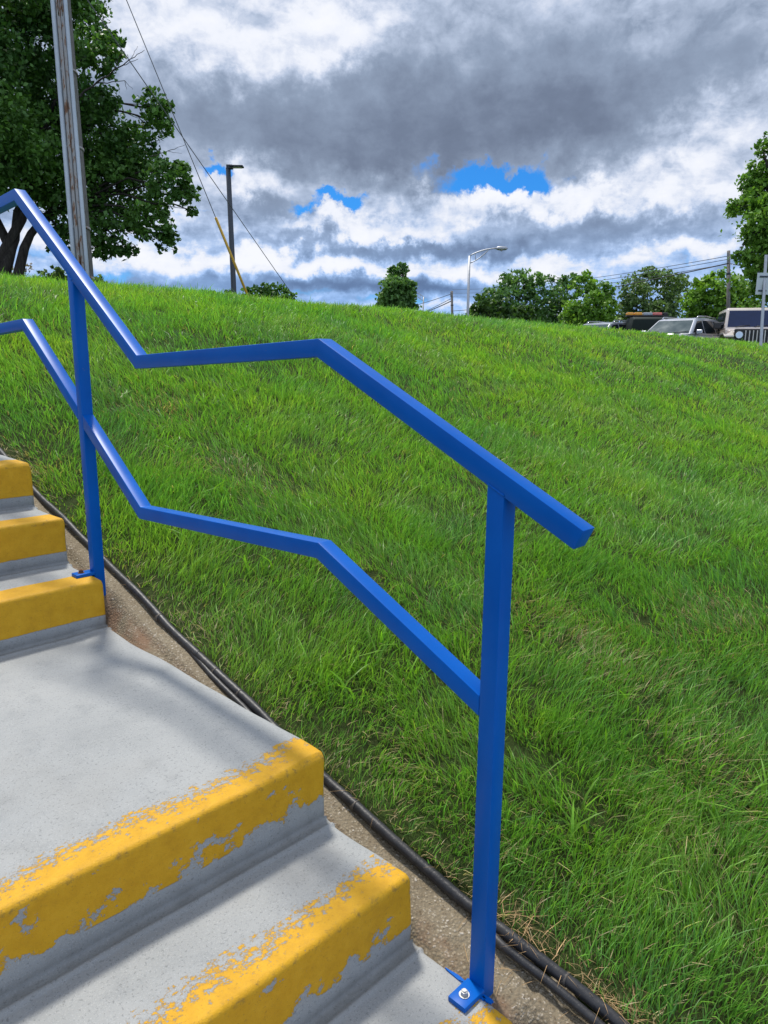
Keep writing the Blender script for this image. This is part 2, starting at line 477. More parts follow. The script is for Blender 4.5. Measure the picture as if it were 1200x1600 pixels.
def make_step(root, name, y0, z0, depth, hr, wear, split=True):
    P = stair_profile(y0, z0, depth, hr); r = .016
    xs = [(-1.72 + i * .045, 0.0) for i in range(38)]
    xs = [(x, d) for x, d in xs if x < -r - .02]
    for k in range(0, 6):
        a = math.pi / 2 * k / 5
        xs.append((-r + r * math.sin(a), r * (1 - math.cos(a))))
    n = len(P); top_i = [i for i, p in enumerate(P)]
    V = []; A = []
    for (x, d) in xs:
        for (y, z, b, cor) in P:
            tz = (z - (z0 - hr)) / hr
            dz = d if (z > z0 - r * 1.5 and y < y0 + depth - .03) else d * .35
            dy = d * .7 if y < y0 + .012 else 0.0
            # treads run out a little at the side edge, trowelled by hand
            xo = x + (.010 * mnoise.noise(Vector((y * 5, z * 5, 3))) if x > -.05 else 0)
            lip = 0.0
            if name == 'landing' and x > -.5 and z > z0 - .002:       # landing edge built up along its side
                lip = .006 * math.exp(-((x + .05) / .05) ** 2)
            V.append((xo, y + dy + wob(y, z, x, .0022), z - dz + wob(x, y, z, .003) + lip)); A.append((-9.0 if b is None else b, cor))
    V = np.array(V); A = np.array(A, np.float32); m = len(xs)
    faces = []; noses = []
    for i in range(m - 1):
        for j in range(n - 1):
            q = (i * n + j, (i + 1) * n + j, (i + 1) * n + j + 1, i * n + j + 1)
            bb = [A[k][0] for k in q]
            (noses if (split and min(bb) > -.119 and max(bb) < .110) else faces).append(q)
    # side cheek at x = 0 down into the ground
    base = len(V); ex = []
    for j in range(n):
        v = V[(m - 1) * n + j]; ex.append((v[0] + .0005, v[1], z0 - hr - .35))
    V = np.vstack([V, ex]); A = np.vstack([A, np.tile([[9, 0]], (n, 1))]).astype(np.float32)
    for j in range(n - 1):
        faces.append(((m - 1) * n + j, base + j, base + j + 1, (m - 1) * n + j + 1))

    def mk(nm, fs, par, mt_):
        idx = sorted({i for q in fs for i in q}); re = {o: k for k, o in enumerate(idx)}
        F = np.array([[re[i] for i in q] for q in fs])
        me = np_mesh(nm, V[idx], F.ravel(), np.full(len(F), 4), True)
        for an, col in (('band', 0), ('corner', 1)):
            a = me.attributes.new(an, 'FLOAT', 'POINT'); a.data.foreach_set('value', np.ascontiguousarray(A[idx, col]))
        a = me.attributes.new('wear', 'FLOAT', 'POINT'); a.data.foreach_set('value', np.full(len(idx), wear, np.float32))
        return link(nm, me, par, mt_)
    st = mk(name, faces, root, M_CONC)
    if noses:
        mk('nosing', noses, st, M_NOSE)
    return st


stairs = empty('concrete_stairs', (0, 0, 0))
tag(stairs, 'grey painted concrete stairs with worn yellow edges climbing the grass bank', 'stairs')
ST = [(-3 * T, -3 * H, T, H, 1.0), (-2 * T, -2 * H, T, H, .9), (-T, -H, T, H, 1.0), (0, 0, L, H, .86),
      (L, H, T, H, .12), (L + T, 2 * H, T, H, .06), (L + 2 * T, 3 * H, L, H, .06),
      (2 * L + 2 * T, 4 * H, T, H, .1), (2 * L + 3 * T, 5 * H, T, H, .1), (2 * L + 4 * T, 6 * H, L * 1.6, H, .1)]
for (y0, z0, dp, hr, wr) in ST:
    make_step(stairs, 'landing' if dp > .6 else 'step', y0, z0, dp, hr, wr)
lw = MB(); lw.box((-1.0, -2.6, -4 * H - .15 - .02), (8, 3.56, .3)); pv = lw.build('pavement', M_CONC); tag(pv, kind='structure')

# exposed aggregate edging beside the stairs -------------------------------------------------------
def tread_level(y):
    for (y0, z0, dp, hr, _) in reversed(ST):
        if y >= y0: return z0
    return -4 * H


def hose_x(y):
    return float(np.interp(y, [-1.6, -.75, -.5, -.30, -.1, .15, .5, .8, 1.2, 1.6, 2.0, 3.5], [.22, .168, .147, .128, .112, .098, .100, .100, .105, .108, .112, .13]))


def strip_z(x, y):
    hx = hose_x(y); zc = float(gz(.2, y)) - .012
    curb = zc
    if x < .002: return min(zc - .022, min(tread_level(y - .03), tread_level(y + .03)) - .012)
    tr = zc - .022; cl_ = min(tread_level(y - .02), tread_level(y + .012)) - .005
    k = min(1, max(0, (x - .034) / .018)); k = k * k * (3 - 2 * k)
    k *= min(1, max(0, (y + .1) / .3)) * .85 + .15
    return min(tr + (curb - tr) * k, cl_ + max(0, x) * 1.6)


def build_edging():
    ys = np.arange(-2.3, 5.2, .02); us = np.linspace(0, 1, 15)
    V = []
    for y in ys:
        wd = hose_x(y) + .035
        for u in us:
            x = -.016 + u * (wd + .016)
            crack = .012 * math.exp(-((y + .475 - .12 * math.sin(x * 30)) / .008) ** 2) if x > .01 else 0
            V.append((x, y, strip_z(x, y) + wob(x * 3, y, 1, .004) - crack))
    n = len(us); F = []
    for i in range(len(ys) - 1):
        for j in range(n - 1):
            F.append((i * n + j, i * n + j + 1, (i + 1) * n + j + 1, (i + 1) * n + j))

    def f(t):
        oc = t.n('ShaderNodeTexCoord').outputs['Object']
        sx = t.n('ShaderNodeSeparateXYZ', {'Vector': oc}).outputs
        vc = t.voro(t.vm('ADD', oc, t.vm('SCALE', t.noise(oc, 60, 2, .5, True), scale=.006)), 150, 'Color'); vd = t.voro(oc, 150, 'Distance')
        g = t.n('ShaderNodeSeparateXYZ', {'Vector': vc}).outputs
        peb = t.ramp(g[0], [(0, (.13, .098, .06)), (.35, (.22, .175, .115)), (.7, (.28, .23, .155)), (.9, (.36, .31, .235)), (1, (.48, .43, .36))])
        n1 = t.noise(oc, 7, 5, .6)
        base = t.ramp(n1, [(.3, (.165, .13, .082)), (.7, (.265, .22, .150))])
        c = t.mix(t.step(vd, .30, .62), peb, base)
        c = t.mix(t.m('MULTIPLY', t.step(t.noise(oc, 380, 3, .6), .58, .7), .5), c, (.10, .075, .05))
        # red-brown earth washed into the trough next to the steps
        er = t.m('MULTIPLY', t.step(sx[0], .055, .03), t.step(n1, .38, .6))
        c = t.mix(t.m('MULTIPLY', er, .65), c, (.175, .085, .045))
        c = t.mix(t.m('MULTIPLY', t.step(t.noise(oc, 2.2, 4, .6), .5, .75), .35), c, (.13, .10, .075))
        b = t.m('SUBTRACT', 1.0, vd)
        return pbr(t, c, .85, spec=.2, bump=b, bdist=.004, bstr=.7)
    o = link('edging_strip', np_mesh('edging_strip', V, np.array(F).ravel(), np.full(len(F), 4), True), None, mat('exposed_aggregate', f))
    tag(o, 'tan pebbly concrete strip along the edge of the stairs, cracked at its foot', 'edging strip')


build_edging()


# ------------------------------------------------------------------ black hoses along the strip
def f_hose(t):
    oc = t.n('ShaderNodeTexCoord').outputs['Object']
    n = t.noise(oc, 35, 5, .65); n2 = t.noise(oc, 8, 4, .6)
    c = t.ramp(n, [(.35, (.012, .012, .014)), (.7, (.032, .031, .032))])
    c = t.mix(t.m('MULTIPLY', t.step(n2, .52, .75), .5), c, (.075, .066, .055))
    return pbr(t, c, t.m('MULTIPLY_ADD', n, .3, .32), spec=.5, bump=n, bdist=.004, bstr=.5)


M_HOSE = mat('black_polythene', f_hose); M_TIE = simple('tie_wire', (.10, .085, .07), .5, .3)


def hose(name, label, ofs, lift, rad, y0, y1, rib):
    pts = []; rr = []
    ys = np.arange(y0, y1, .012)
    for i, y in enumerate(ys):
        o_ = ofs if rib else float(np.interp(y, [-.42, -.30, .12, .25, .62, .90], [-.026, .012, .012, -.016, -.014, .004]))
        dip = -.010 * float(np.interp(y, [-.40, -.28, .10, .2], [0, 1, 1, 0]))
        x = hose_x(y) + o_ + .003 * math.sin(y * 5 + ofs * 90) + .0012 * math.sin(y * 19)
        z = float(gz(.2, y)) - .012 + rad * .8 + lift + dip + .003 * math.sin(y * 11 + 2)
        pts.append((x, y, z)); rr.append(rad * (1 + (.05 if (rib and i % 2) else 0) + .06 * math.sin(y * 31) * math.sin(y * 5)))
    root = empty(name, pts[0]); root_l = Vector(pts[0])
    tag(root, label, 'hose')
    m = MB(); m.tube([Vector(p) - root_l for p in pts], rr, 12); m.build('tube', M_HOSE, root)
    for y in ([-.55, .02, .5, .62, .95] if rib else [-.35]):
        k = int((y - y0) / .012)
        if 0 < k < len(pts) - 1:
            b = MB(); b.tube([Vector(pts[k]) - root_l + Vector((0, j * .004, 0)) for j in range(4)], rr[k] * 1.13, 12); b.build('tie', M_TIE, root)
    return root


hose('hose', 'thick black hose running up along the lawn edge beside the stairs', .006, .001, .0125, -1.9, 4.6, True)
hose('hose', 'thinner black hose lying on the stair side of the thick one', -.024, -.004, .0092, -1.9, .90, False)


# ------------------------------------------------------------------ blue handrail
def f_blue(t):
    oc = t.n('ShaderNodeTexCoord').outputs['Object']
    n = t.noise(oc, 5, 4, .6); n2 = t.noise(oc, 130, 3, .6); n3 = t.noise(oc, 55, 6, .7)
    c = t.ramp(n, [(.3, (.0, .084, .385)), (.7, (.0002, .108, .46))])
    c = t.mix(t.m('MULTIPLY', t.step(n3, .685, .71), .7), c, (.10, .13, .20))
    r = t.m('MULTIPLY_ADD', n, .16, .29)
    return pbr(t, c, r, spec=.16, bump=t.m('ADD', n, t.m('MULTIPLY', n2, .10)), bdist=.002, bstr=.2)


M_BLUE = mat('blue_gloss_paint', f_blue)
M_BOLT = simple('zinc_bolt', (.50, .50, .48), .42, .7, var=.3, scale=60); M_RUST = simple('rusty_bolt', (.14, .055, .025), .8, .2, var=.4, scale=70)
S = .0365; XC = S / 2 + .001


def sweep_bar(top, name, parent, start_cut=None, end_cut=None):
    """square tube along a polyline of top-edge points (y, z), mitred at the bends; cuts: None square, 'V' vertical"""
    m = MB(); P = [Vector((0, y, z)) for y, z in top]; n = len(P)
    dirs = [(P[i + 1] - P[i]).normalized() for i in range(n - 1)]
    rings = []
    for i in range(n):
        if i == 0:
            mt = Vector((0, 0, 1)) if start_cut == 'V' else Vector((0, -dirs[0].z, dirs[0].y)); d = dirs[0]
        elif i == n - 1:
            mt = Vector((0, 0, 1)) if end_cut == 'V' else Vector((0, -dirs[-1].z, dirs[-1].y)); d = dirs[-1]
        else:
            a = Vector((0, -dirs[i - 1].z, dirs[i - 1].y)); b = Vector((0, -dirs[i].z, dirs[i].y)); mt = (a + b).normalized(); d = dirs[i]
        nn = Vector((0, -d.z, d.y)); k = S / abs(mt.dot(nn)); dn = -mt * k
        if dn.z > 0: dn = -dn
        rings.append([m.bm.verts.new(P[i] + Vector((XC - S / 2, 0, 0))), m.bm.verts.new(P[i] + Vector((XC + S / 2, 0, 0))),
                      m.bm.verts.new(P[i] + dn + Vector((XC + S / 2, 0, 0))), m.bm.verts.new(P[i] + dn + Vector((XC - S / 2, 0, 0)))])
    for a, b in zip(rings, rings[1:]):
        for k in range(4):
            m.bm.faces.new((a[k], a[(k + 1) % 4], b[(k + 1) % 4], b[k]))
    m.bm.faces.new(rings[0]); m.bm.faces.new(rings[-1][::-1])
    return m.build(name, M_BLUE, parent, bevel=.0020, seg=2, angle=20)


rail = empty('blue_handrail', (0, 0, 0))
tag(rail, 'bright blue square tube handrail with mid rail bent along the stair edge', 'handrail')
UPR = [(-.612, .6275), (.016, .9255), (.803, .8895), (1.597, 1.440), (2.66, 1.395), (3.3, 1.84)]
LOWR = [(.023, .492), (.836, .451)]
lo3 = (1.629, 1.0135); p1y, p2y = -.4425, 1.2065
sweep_bar(UPR, 'handrail', rail)


def yz(a, b, y):
    return a[1] + (b[1] - a[1]) * (y - a[0]) / (b[0] - a[0])


LS = (-.4242, .2870)
sweep_bar([LS] + LOWR + [(p2y - S / 2, yz(LOWR[1], lo3, p2y - S / 2))], 'mid_rail', rail, 'V', 'V')
p3y = 2.75
sweep_bar([(p2y + S / 2, yz(LOWR[1], lo3, p2y + S / 2)), lo3, (p3y - .05, .968), (3.2, 1.30)], 'mid_rail', rail, 'V')


def post(yc, zb, ztread, bolt_mat, plate_z):
    za = [yz(UPR[i], UPR[i + 1], yc + s * S / 2) for s in (-1, 1) for i in range(len(UPR) - 1) if UPR[i][0] <= yc + s * S / 2 < UPR[i + 1][0]]
    i = [i for i in range(len(UPR) - 1) if UPR[i][0] <= yc < UPR[i + 1][0]][0]
    sl = (UPR[i + 1][1] - UPR[i][1]) / (UPR[i + 1][0] - UPR[i][0]); dv = S * math.sqrt(1 + sl * sl) - .003
    m = MB(); vb = []; vt = []
    for (sx, sy) in ((-1, -1), (1, -1), (1, 1), (-1, 1)):
        y = yc + sy * (S / 2 - .0004); x = XC + sx * (S / 2 - .0004)
        vb.append(m.bm.verts.new((x, y, zb))); vt.append(m.bm.verts.new((x, y, (za[0] if sy < 0 else za[1]) - dv)))
    m.bm.faces.new(vb[::-1]); m.bm.faces.new(vt)
    for k in range(4):
        m.bm.faces.new((vb[k], vb[(k + 1) % 4], vt[(k + 1) % 4], vt[k]))
    po = m.build('post', M_BLUE, rail, bevel=.0020, seg=2, angle=50)
    hs = S / 2; z_ = lambda s_: (za[0] if s_ < 0 else za[1]) - dv + .003
    loop = [(XC - hs, yc - hs, z_(-1) - .003), (XC + hs, yc - hs, z_(-1) - .003), (XC + hs, yc + hs, z_(1) - .003), (XC - hs, yc + hs, z_(1) - .003), (XC - hs, yc - hs, z_(-1) - .003)]
    wb_ = MB(); full = []
    for a, b in zip(loop, loop[1:]):
        a = Vector(a); b = Vector(b); full += [a.lerp(b, i / 9) for i in range(9)]
    wb_.tube(full + [Vector(loop[0])], [.0016 + .0008 * (i % 2) for i in range(len(full) + 1)], 6); wb_.build('weld_bead', M_BLUE, po)
    pl = MB(); pl.box((-.029, yc, plate_z + .0062), (.062, .042, .0115)); po_pl = pl.build('base_plate', M_BLUE, po, bevel=.0018, seg=2)
    b = MB(); b.cyl((-.036, yc, plate_z + .0125), .0105, .0022, n=24); b.cyl((-.036, yc, plate_z + .0170), .0072, .008, n=6, bev=.0009); b.cyl((-.036, yc, plate_z + .0205), .0042, .006, n=12)
    b.build('bolt', bolt_mat, po)
    return po


post1 = post(p1y, -.375, -2 * H, M_BOLT, -2 * H)
post2 = post(p2y, .05, H, M_RUST, H)
post(p3y, .40, 0, M_RUST, 3 * H)
sm = MB()                                              # dried blue paint at the foot of the near post
for (cx, cy, rx, ry) in ((-.004, p1y + .045, .004, .026), (-.003, p1y - .03, .005, .014), (-.008, p1y, .006, .03)):
    sm.slab([(cx + rx * math.cos(a) * (1 + .25 * math.sin(3 * a + cx * 900)), cy + ry * math.sin(a) * (1 + .2 * math.sin(5 * a)), -2 * H - .001) for a in np.linspace(0, 2 * math.pi, 18)[:-1]], (0, 0, .0035))
sm.build('paint_smear', M_BLUE, post1)


# ------------------------------------------------------------------ grass
def leafmat(name, rough=.5, trans=.4, spec=.3):
    def f(t):
        c = t.attr('tint', 'Color')
        p = t.n('ShaderNodeBsdfPrincipled', {'Base Color': c, 'Roughness': rough, 'Specular IOR Level': spec})
        tr = t.n('ShaderNodeBsdfTranslucent', {'Color': t.mix(1.0, c, (1.15, 1.25, .55), 'MULTIPLY')})
        return t.n('ShaderNodeMixShader', {'Fac': trans, 1: p.outputs[0], 2: tr.outputs[0]}).outputs[0]
    return mat(name, f)


M_GRASS = leafmat('grass_blade', .45, .42, .4); M_LEAF = leafmat('leaf', .5, .30, .3); M_STRAW = leafmat('dry_straw', .7, .15, .2)


def vnoise(x, y, s, seed=0):
    """cheap smooth value noise, numpy"""
    r = np.random.default_rng(seed).random((64, 64))
    u = x * s; v = y * s; i = np.floor(u).astype(int); j = np.floor(v).astype(int); fu = u - i; fv = v - j
    fu = fu * fu * (3 - 2 * fu); fv = fv * fv * (3 - 2 * fv)
    g = lambda a, b: r[a % 64, b % 64]
    return (g(i, j) * (1 - fu) + g(i + 1, j) * fu) * (1 - fv) + (g(i, j + 1) * (1 - fu) + g(i + 1, j + 1) * fu) * fv


def blades(X, Y, hgt, wid, lean_dir, lean, cols, zoff=0.0, bend=.6):
    """three-segment blades; returns mesh arrays"""
    n = len(X); Z = gzb(X, Y) - .006 + zoff
    f = RNG.uniform(0, 2 * np.pi, n)
    sx, sy = np.cos(f) * wid / 2, np.sin(f) * wid / 2
    lx, ly = np.cos(lean_dir) * lean, np.sin(lean_dir) * lean
    B = np.stack([X, Y, Z], 1); Sd = np.stack([sx, sy, np.zeros(n)], 1)
    def lev(tt, k):
        off = tt ** (1 + bend)
        return B + np.stack([lx * hgt * off, ly * hgt * off, hgt * (tt - .42 * np.minimum(lean, 1.4) * tt * tt * .8)], 1)
    m1 = lev(.45, 0); m2 = lev(.8, 0); tp = lev(1.0, 0)
    V = np.stack([B - Sd, B + Sd, m1 - Sd * .9, m1 + Sd * .9, m2 - Sd * .55, m2 + Sd * .55, tp], 1).reshape(-1, 3)
    b = (np.arange(n) * 7)[:, None]
    q1 = b + np.array([0, 1, 3, 2]); q2 = b + np.array([2, 3, 5, 4]); t3 = b + np.array([4, 5, 6])
    fl = np.concatenate([np.concatenate([q1, q2, t3], 1).ravel()]); lt = np.tile([4, 4, 3], n)
    sh = np.array([.72, .72, .95, .95, 1.05, 1.05, 1.12])      # blades are paler-skinned at the sheath, greener at the tip
    C = np.repeat(cols, 7, 0)
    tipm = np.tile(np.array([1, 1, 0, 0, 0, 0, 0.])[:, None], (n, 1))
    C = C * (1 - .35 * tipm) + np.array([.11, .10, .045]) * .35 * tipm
    return V, fl, lt, C


def lawn():
    th0, th1 = math.radians(4), math.radians(93)
    def sample(r0, r1, dens):
        area = (th1 - th0) / 2 * (r1 * r1 - r0 * r0); n = int(area * dens)
        r = np.sqrt(RNG.uniform(r0 * r0, r1 * r1, n)); a = RNG.uniform(th0, th1, n)
        return CAM[0] + r * np.sin(a), CAM[1] + r * np.cos(a), r
    parts = [sample(.9, 2.2, 23000), sample(2.2, 3.6, 14500), sample(3.6, 5.5, 7800), sample(5.5, 8.5, 3600), sample(8.5, 13, 1400), sample(13, 30, 420)]
    X = np.concatenate([p[0] for p in parts]); Y = np.concatenate([p[1] for p in parts]); R = np.concatenate([p[2] for p in parts])
    hx = np.interp(Y, [-1.6, -.75, -.5, -.30, -.1, .15, .5, .8, 1.2, 1.6, 2.0, 3.5], [.22, .168, .147, .128, .112, .098, .100, .100, .105, .108, .112, .13])
    edge = X - hx - .014
    thin = np.clip(edge / .07, 0, 1)
    k = (edge > 0) & (Y < 9.5) & (RNG.random(len(X)) < .55 + .45 * thin)
    # tufts: dense and sparse clumps, a few bald spots
    cl = vnoise(X, Y, 6, 1) * .36 + vnoise(X, Y, 15, 2) * .34 + vnoise(X, Y, 33, 12) * .30
    pat = vnoise(X, Y, .8, 3) * .5 + vnoise(X + 3, Y, 2.3, 4) * .5            # metre-size patches
    k &= RNG.random(len(X)) < np.clip(-.25 + 2.1 * cl, .06, 1)
    X, Y, R, cl, pat, edge = [v[k] for v in (X, Y, R, cl, pat, edge)]
    n = len(X)
    h = RNG.lognormal(0, .28, n) * (.034 + .034 * cl + .020 * pat) * np.clip(.55 + edge * 1.8, .55, 1)
    h *= np.where(R > 5, 1.12, 1.0)
    w = RNG.uniform(.0016, .0032, n) * np.interp(R, [1, 2.5, 4, 7, 12, 25], [1, 1.05, 1.45, 2.3, 4.2, 9])
    swirl = vnoise(X, Y, 1.7, 5) * 6.5 + vnoise(X, Y, 5, 6) * 3.0
    ld = swirl + RNG.normal(0, .9, n)
    ln = np.abs(RNG.normal(.36, .32, n)) + .30 * (1 - cl)
    hue = np.clip(vnoise(X, Y, 1.1, 7) * .6 + vnoise(X, Y, 4.0, 8) * .4 + RNG.normal(0, .16, n), 0, 1)[:, None]
    c_cool = np.array([.092, .255, .056]); c_mid = np.array([.170, .372, .044]); c_yel = np.array([.275, .435, .048])
    c = np.where(hue < .5, c_cool + (c_mid - c_cool) * hue * 2, c_mid + (c_yel - c_mid) * (hue * 2 - 1))
    c = c * RNG.lognormal(0, .27, (n, 1)) * np.interp(R, [2, 5, 12], [1, 1.12, 1.25])[:, None]
    c = np.minimum(c, .62)
    dryp = .05 + .14 * np.interp(R, [3, 6], [1, .15]) * np.clip((vnoise(X, Y, 2.1, 9) - .58) * 4, 0, 1) + .35 * np.exp(-edge / .05)
    for (px, py, d_, r_, a_) in ((250, 650, 4.4, .28, .4), (330, 690, 3.7, .22, .35), (810, 870, 3.0, .2, .18), (900, 940, 2.8, .2, .15), (560, 800, 2.9, .16, .35), (1100, 1250, 2.3, .16, .3), (600, 1200, 2.05, .10, .35),
                                 (20, 690, 3.2, .16, .9), (300, 940, 2.35, .09, .5), (1150, 950, 3.2, .25, .3), (420, 690, 3.6, .22, .35), (740, 650, 4.6, .3, .3), (950, 1010, 2.7, .18, .15)):
        q_ = at(px, py, d_); dryp = dryp + a_ * np.exp(-((X - q_.x) ** 2 + (Y - q_.y) ** 2) / r_ ** 2)
    dry = RNG.random(n) < dryp
    c[dry] = np.array([.42, .35, .17]) * RNG.lognormal(0, .25, (dry.sum(), 1))
    h[dry] *= .75; ln[dry] += .6
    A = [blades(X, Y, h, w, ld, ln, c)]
    # broad-bladed coarse clumps, paler
    cx = RNG.uniform(.5, 7, 260); cy = RNG.uniform(-1, 6, 260)
    for (px, py, d, rad, k) in ((330, 610, 4.6, .35, 7), (560, 670, 3.7, .45, 9), (300, 830, 2.75, .25, 6), (520, 930, 2.35, .2, 4), (380, 470, 8, .8, 8), (900, 640, 4.3, .5, 6), (1080, 1290, 2.2, .3, 6), (700, 960, 2.5, .3, 5)):
        p = at(px, py, d)
        cx = np.concatenate([cx, p.x + RNG.normal(0, rad, k)]); cy = np.concatenate([cy, p.y + RNG.normal(0, rad, k)])
    ok = cx > .32; cx, cy = cx[ok], cy[ok]
    m = 11; bx_ = np.repeat(cx, m) + RNG.normal(0, .035, len(cx) * m); by_ = np.repeat(cy, m) + RNG.normal(0, .035, len(cx) * m)
    ok = bx_ > .2; bx_, by_ = bx_[ok], by_[ok]; nb = len(bx_)
    d = np.hypot(bx_ - CAM[0], by_ - CAM[1])
    cc = np.array([.17, .37, .030]) * RNG.lognormal(0, .2, (nb, 1)) + np.array([.02, .01, 0]) * RNG.random((nb, 1))
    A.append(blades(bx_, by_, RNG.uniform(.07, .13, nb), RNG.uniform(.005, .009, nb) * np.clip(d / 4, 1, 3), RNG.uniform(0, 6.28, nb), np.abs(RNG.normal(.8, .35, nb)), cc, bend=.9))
    V = []; FL = []; LT = []; C = []; o = 0
    for (v, fl, lt, c) in A:
        V.append(v); FL.append(fl + o); LT.append(lt); C.append(c); o += len(v)
    me = np_mesh('grass', np.concatenate(V), np.concatenate(FL), np.concatenate(LT), True)
    color_attr(me, np.concatenate(C))
    ob = link('grass', me, None, M_GRASS)
    tag(ob, 'lush green mown grass covering the bank beside the stairs', 'grass', kind='stuff')
    print('blades', n + nb)
    # straw and pine needles caught along the hoses
    n = 640
    Y = np.concatenate([RNG.choice([-.46, -.62, -.70, -.40, -.95], 380) + RNG.normal(0, .04, 380), RNG.uniform(-1.2, 3.2, 260)])
    hx = np.array([hose_x(y) for y in Y]); X = hx + np.abs(RNG.normal(.012, .03, n)) + .012
    onstrip = RNG.random(n) < .10
    X = np.where(onstrip, hx * RNG.uniform(.15, .8, n), X)
    c = np.array([.40, .26, .13]) * RNG.lognormal(0, .25, (n, 1))
    V, fl, lt, C = blades(X, Y, RNG.uniform(.010, .032, n), RNG.uniform(.0010, .0019, n), RNG.uniform(0, 6.28, n), RNG.uniform(1.2, 3, n), c, zoff=.004)
    V[:, 2] = np.where(np.repeat(onstrip, 7), np.repeat([strip_z(a, b) for a, b in zip(X, Y)], 7) + .005 + np.tile([0, 0, .002, .002, .001, .001, 0], n), V[:, 2])
    me = np_mesh('dry_grass', V, fl, lt, True); color_attr(me, C)
    tag(link('dry_grass', me, None, M_STRAW), 'tan dry straw and needles caught along the black hoses', 'dry grass', kind='stuff')


lawn()


# ------------------------------------------------------------------ trees
def f_bark(t):
    oc = t.n('ShaderNodeTexCoord').outputs['Object']
    n = t.noise(t.vm('MULTIPLY', oc, (6, 6, 1.2)), 3, 6, .7); n2 = t.noise(oc, 2, 3, .5)
    c = t.ramp(n, [(.3, (.020, .017, .015)), (.55, (.050, .043, .037)), (.8, (.10, .09, .08))])
    return pbr(t, c, .9, spec=.15, bump=n, bdist=.05, bstr=.8)


M_BARK = mat('bark', f_bark)


def kw_low(clumps):
    return min(1.5, max(0, len(clumps) - 14) / 14) if len(clumps) < 60 and clumps[0][1][0] < 2.2 else 0


def leaf_cloud(clumps, n, size, cols, seed, sub=11, spread=.30, droop=.3, uniform_fill=.14):
    """clumps: (centre, (rx, ry, rz)); leaves gather on twig-size sub-clumps near each clump's surface"""
    rng = np.random.default_rng(seed)
    n = int(n * (1 + .55 * kw_low(clumps)))
    vol = np.array([r[0] * r[1] * r[2] for _, r in clumps]) ** (2 / 3); prob = vol / vol.sum()
    P = []; U = []
    for (c, r), pr in zip(clumps, prob):
        k = max(8, int(n * pr)); c = np.array(c); r = np.array(r)
        ns = max(4, int(sub * (1 + k / 500)))
        d = rng.normal(size=(ns, 3)); d /= np.linalg.norm(d, axis=1)[:, None]
        rad = rng.uniform(.35, 1.12, ns) ** .6
        sc = c + d * rad[:, None] * r
        pick = rng.integers(0, ns, k)
        srad = spread * rng.uniform(.4, 1.5, ns)
        p = sc[pick] + rng.normal(size=(k, 3)) * (srad[pick][:, None] * r.mean() * .62) * np.array([1, 1, .62])
        fill = rng.random(k) < uniform_fill
        dd = rng.normal(size=(k, 3)); dd /= np.linalg.norm(dd, axis=1)[:, None]
        p[fill] = (c + dd * (rng.random((k, 1)) ** (1 / 2.2)) * r)[fill]
        P.append(p); U.append(np.repeat(rng.random(), k) * .5 + rng.random(ns)[pick] * .5)
    P = np.concatenate(P); U = np.concatenate(U); k = len(P)
    a = rng.normal(size=(k, 3)); a[:, 2] -= droop; a /= np.linalg.norm(a, axis=1)[:, None]
    up = rng.normal(size=(k, 3)) * .7 + np.array([0, 0, 1.0])
    b = np.cross(a, up); b /= np.linalg.norm(b, axis=1)[:, None] + 1e-9
    nn = np.cross(b, a)
    s = size * rng.uniform(.6, 1.3, k)[:, None]
    V = np.stack([P - a * s * .5, P + b * s * .34 + nn * s * .09, P + a * s * .5, P - b * s * .34 + nn * s * .09], 1).reshape(-1, 3)
    C = cols[0] + (cols[1] - cols[0]) * U[:, None]; C = C * rng.lognormal(0, .22, (k, 1))
    me = np_mesh('crown', V, np.arange(4 * k), np.full(k, 4), False)
    color_attr(me, np.repeat(C, 4, 0))
    return me


def limb(m, a, b, r0, r1, sag, seed, n=7):
    rng = random.Random(seed); a = Vector(a); b = Vector(b); pts = []; rr = []
    for i in range(n):
        t = i / (n - 1); p = a.lerp(b, t); p.z += sag * math.sin(math.pi * t)
        j = (b - a).length * .035 * (0 if i in (0, n - 1) else 1)
        p += Vector((rng.uniform(-j, j), rng.uniform(-j, j), rng.uniform(-j, j))); pts.append(p); rr.append(r0 + (r1 - r0) * t)
    m.tube(pts, rr, 7)
    return pts


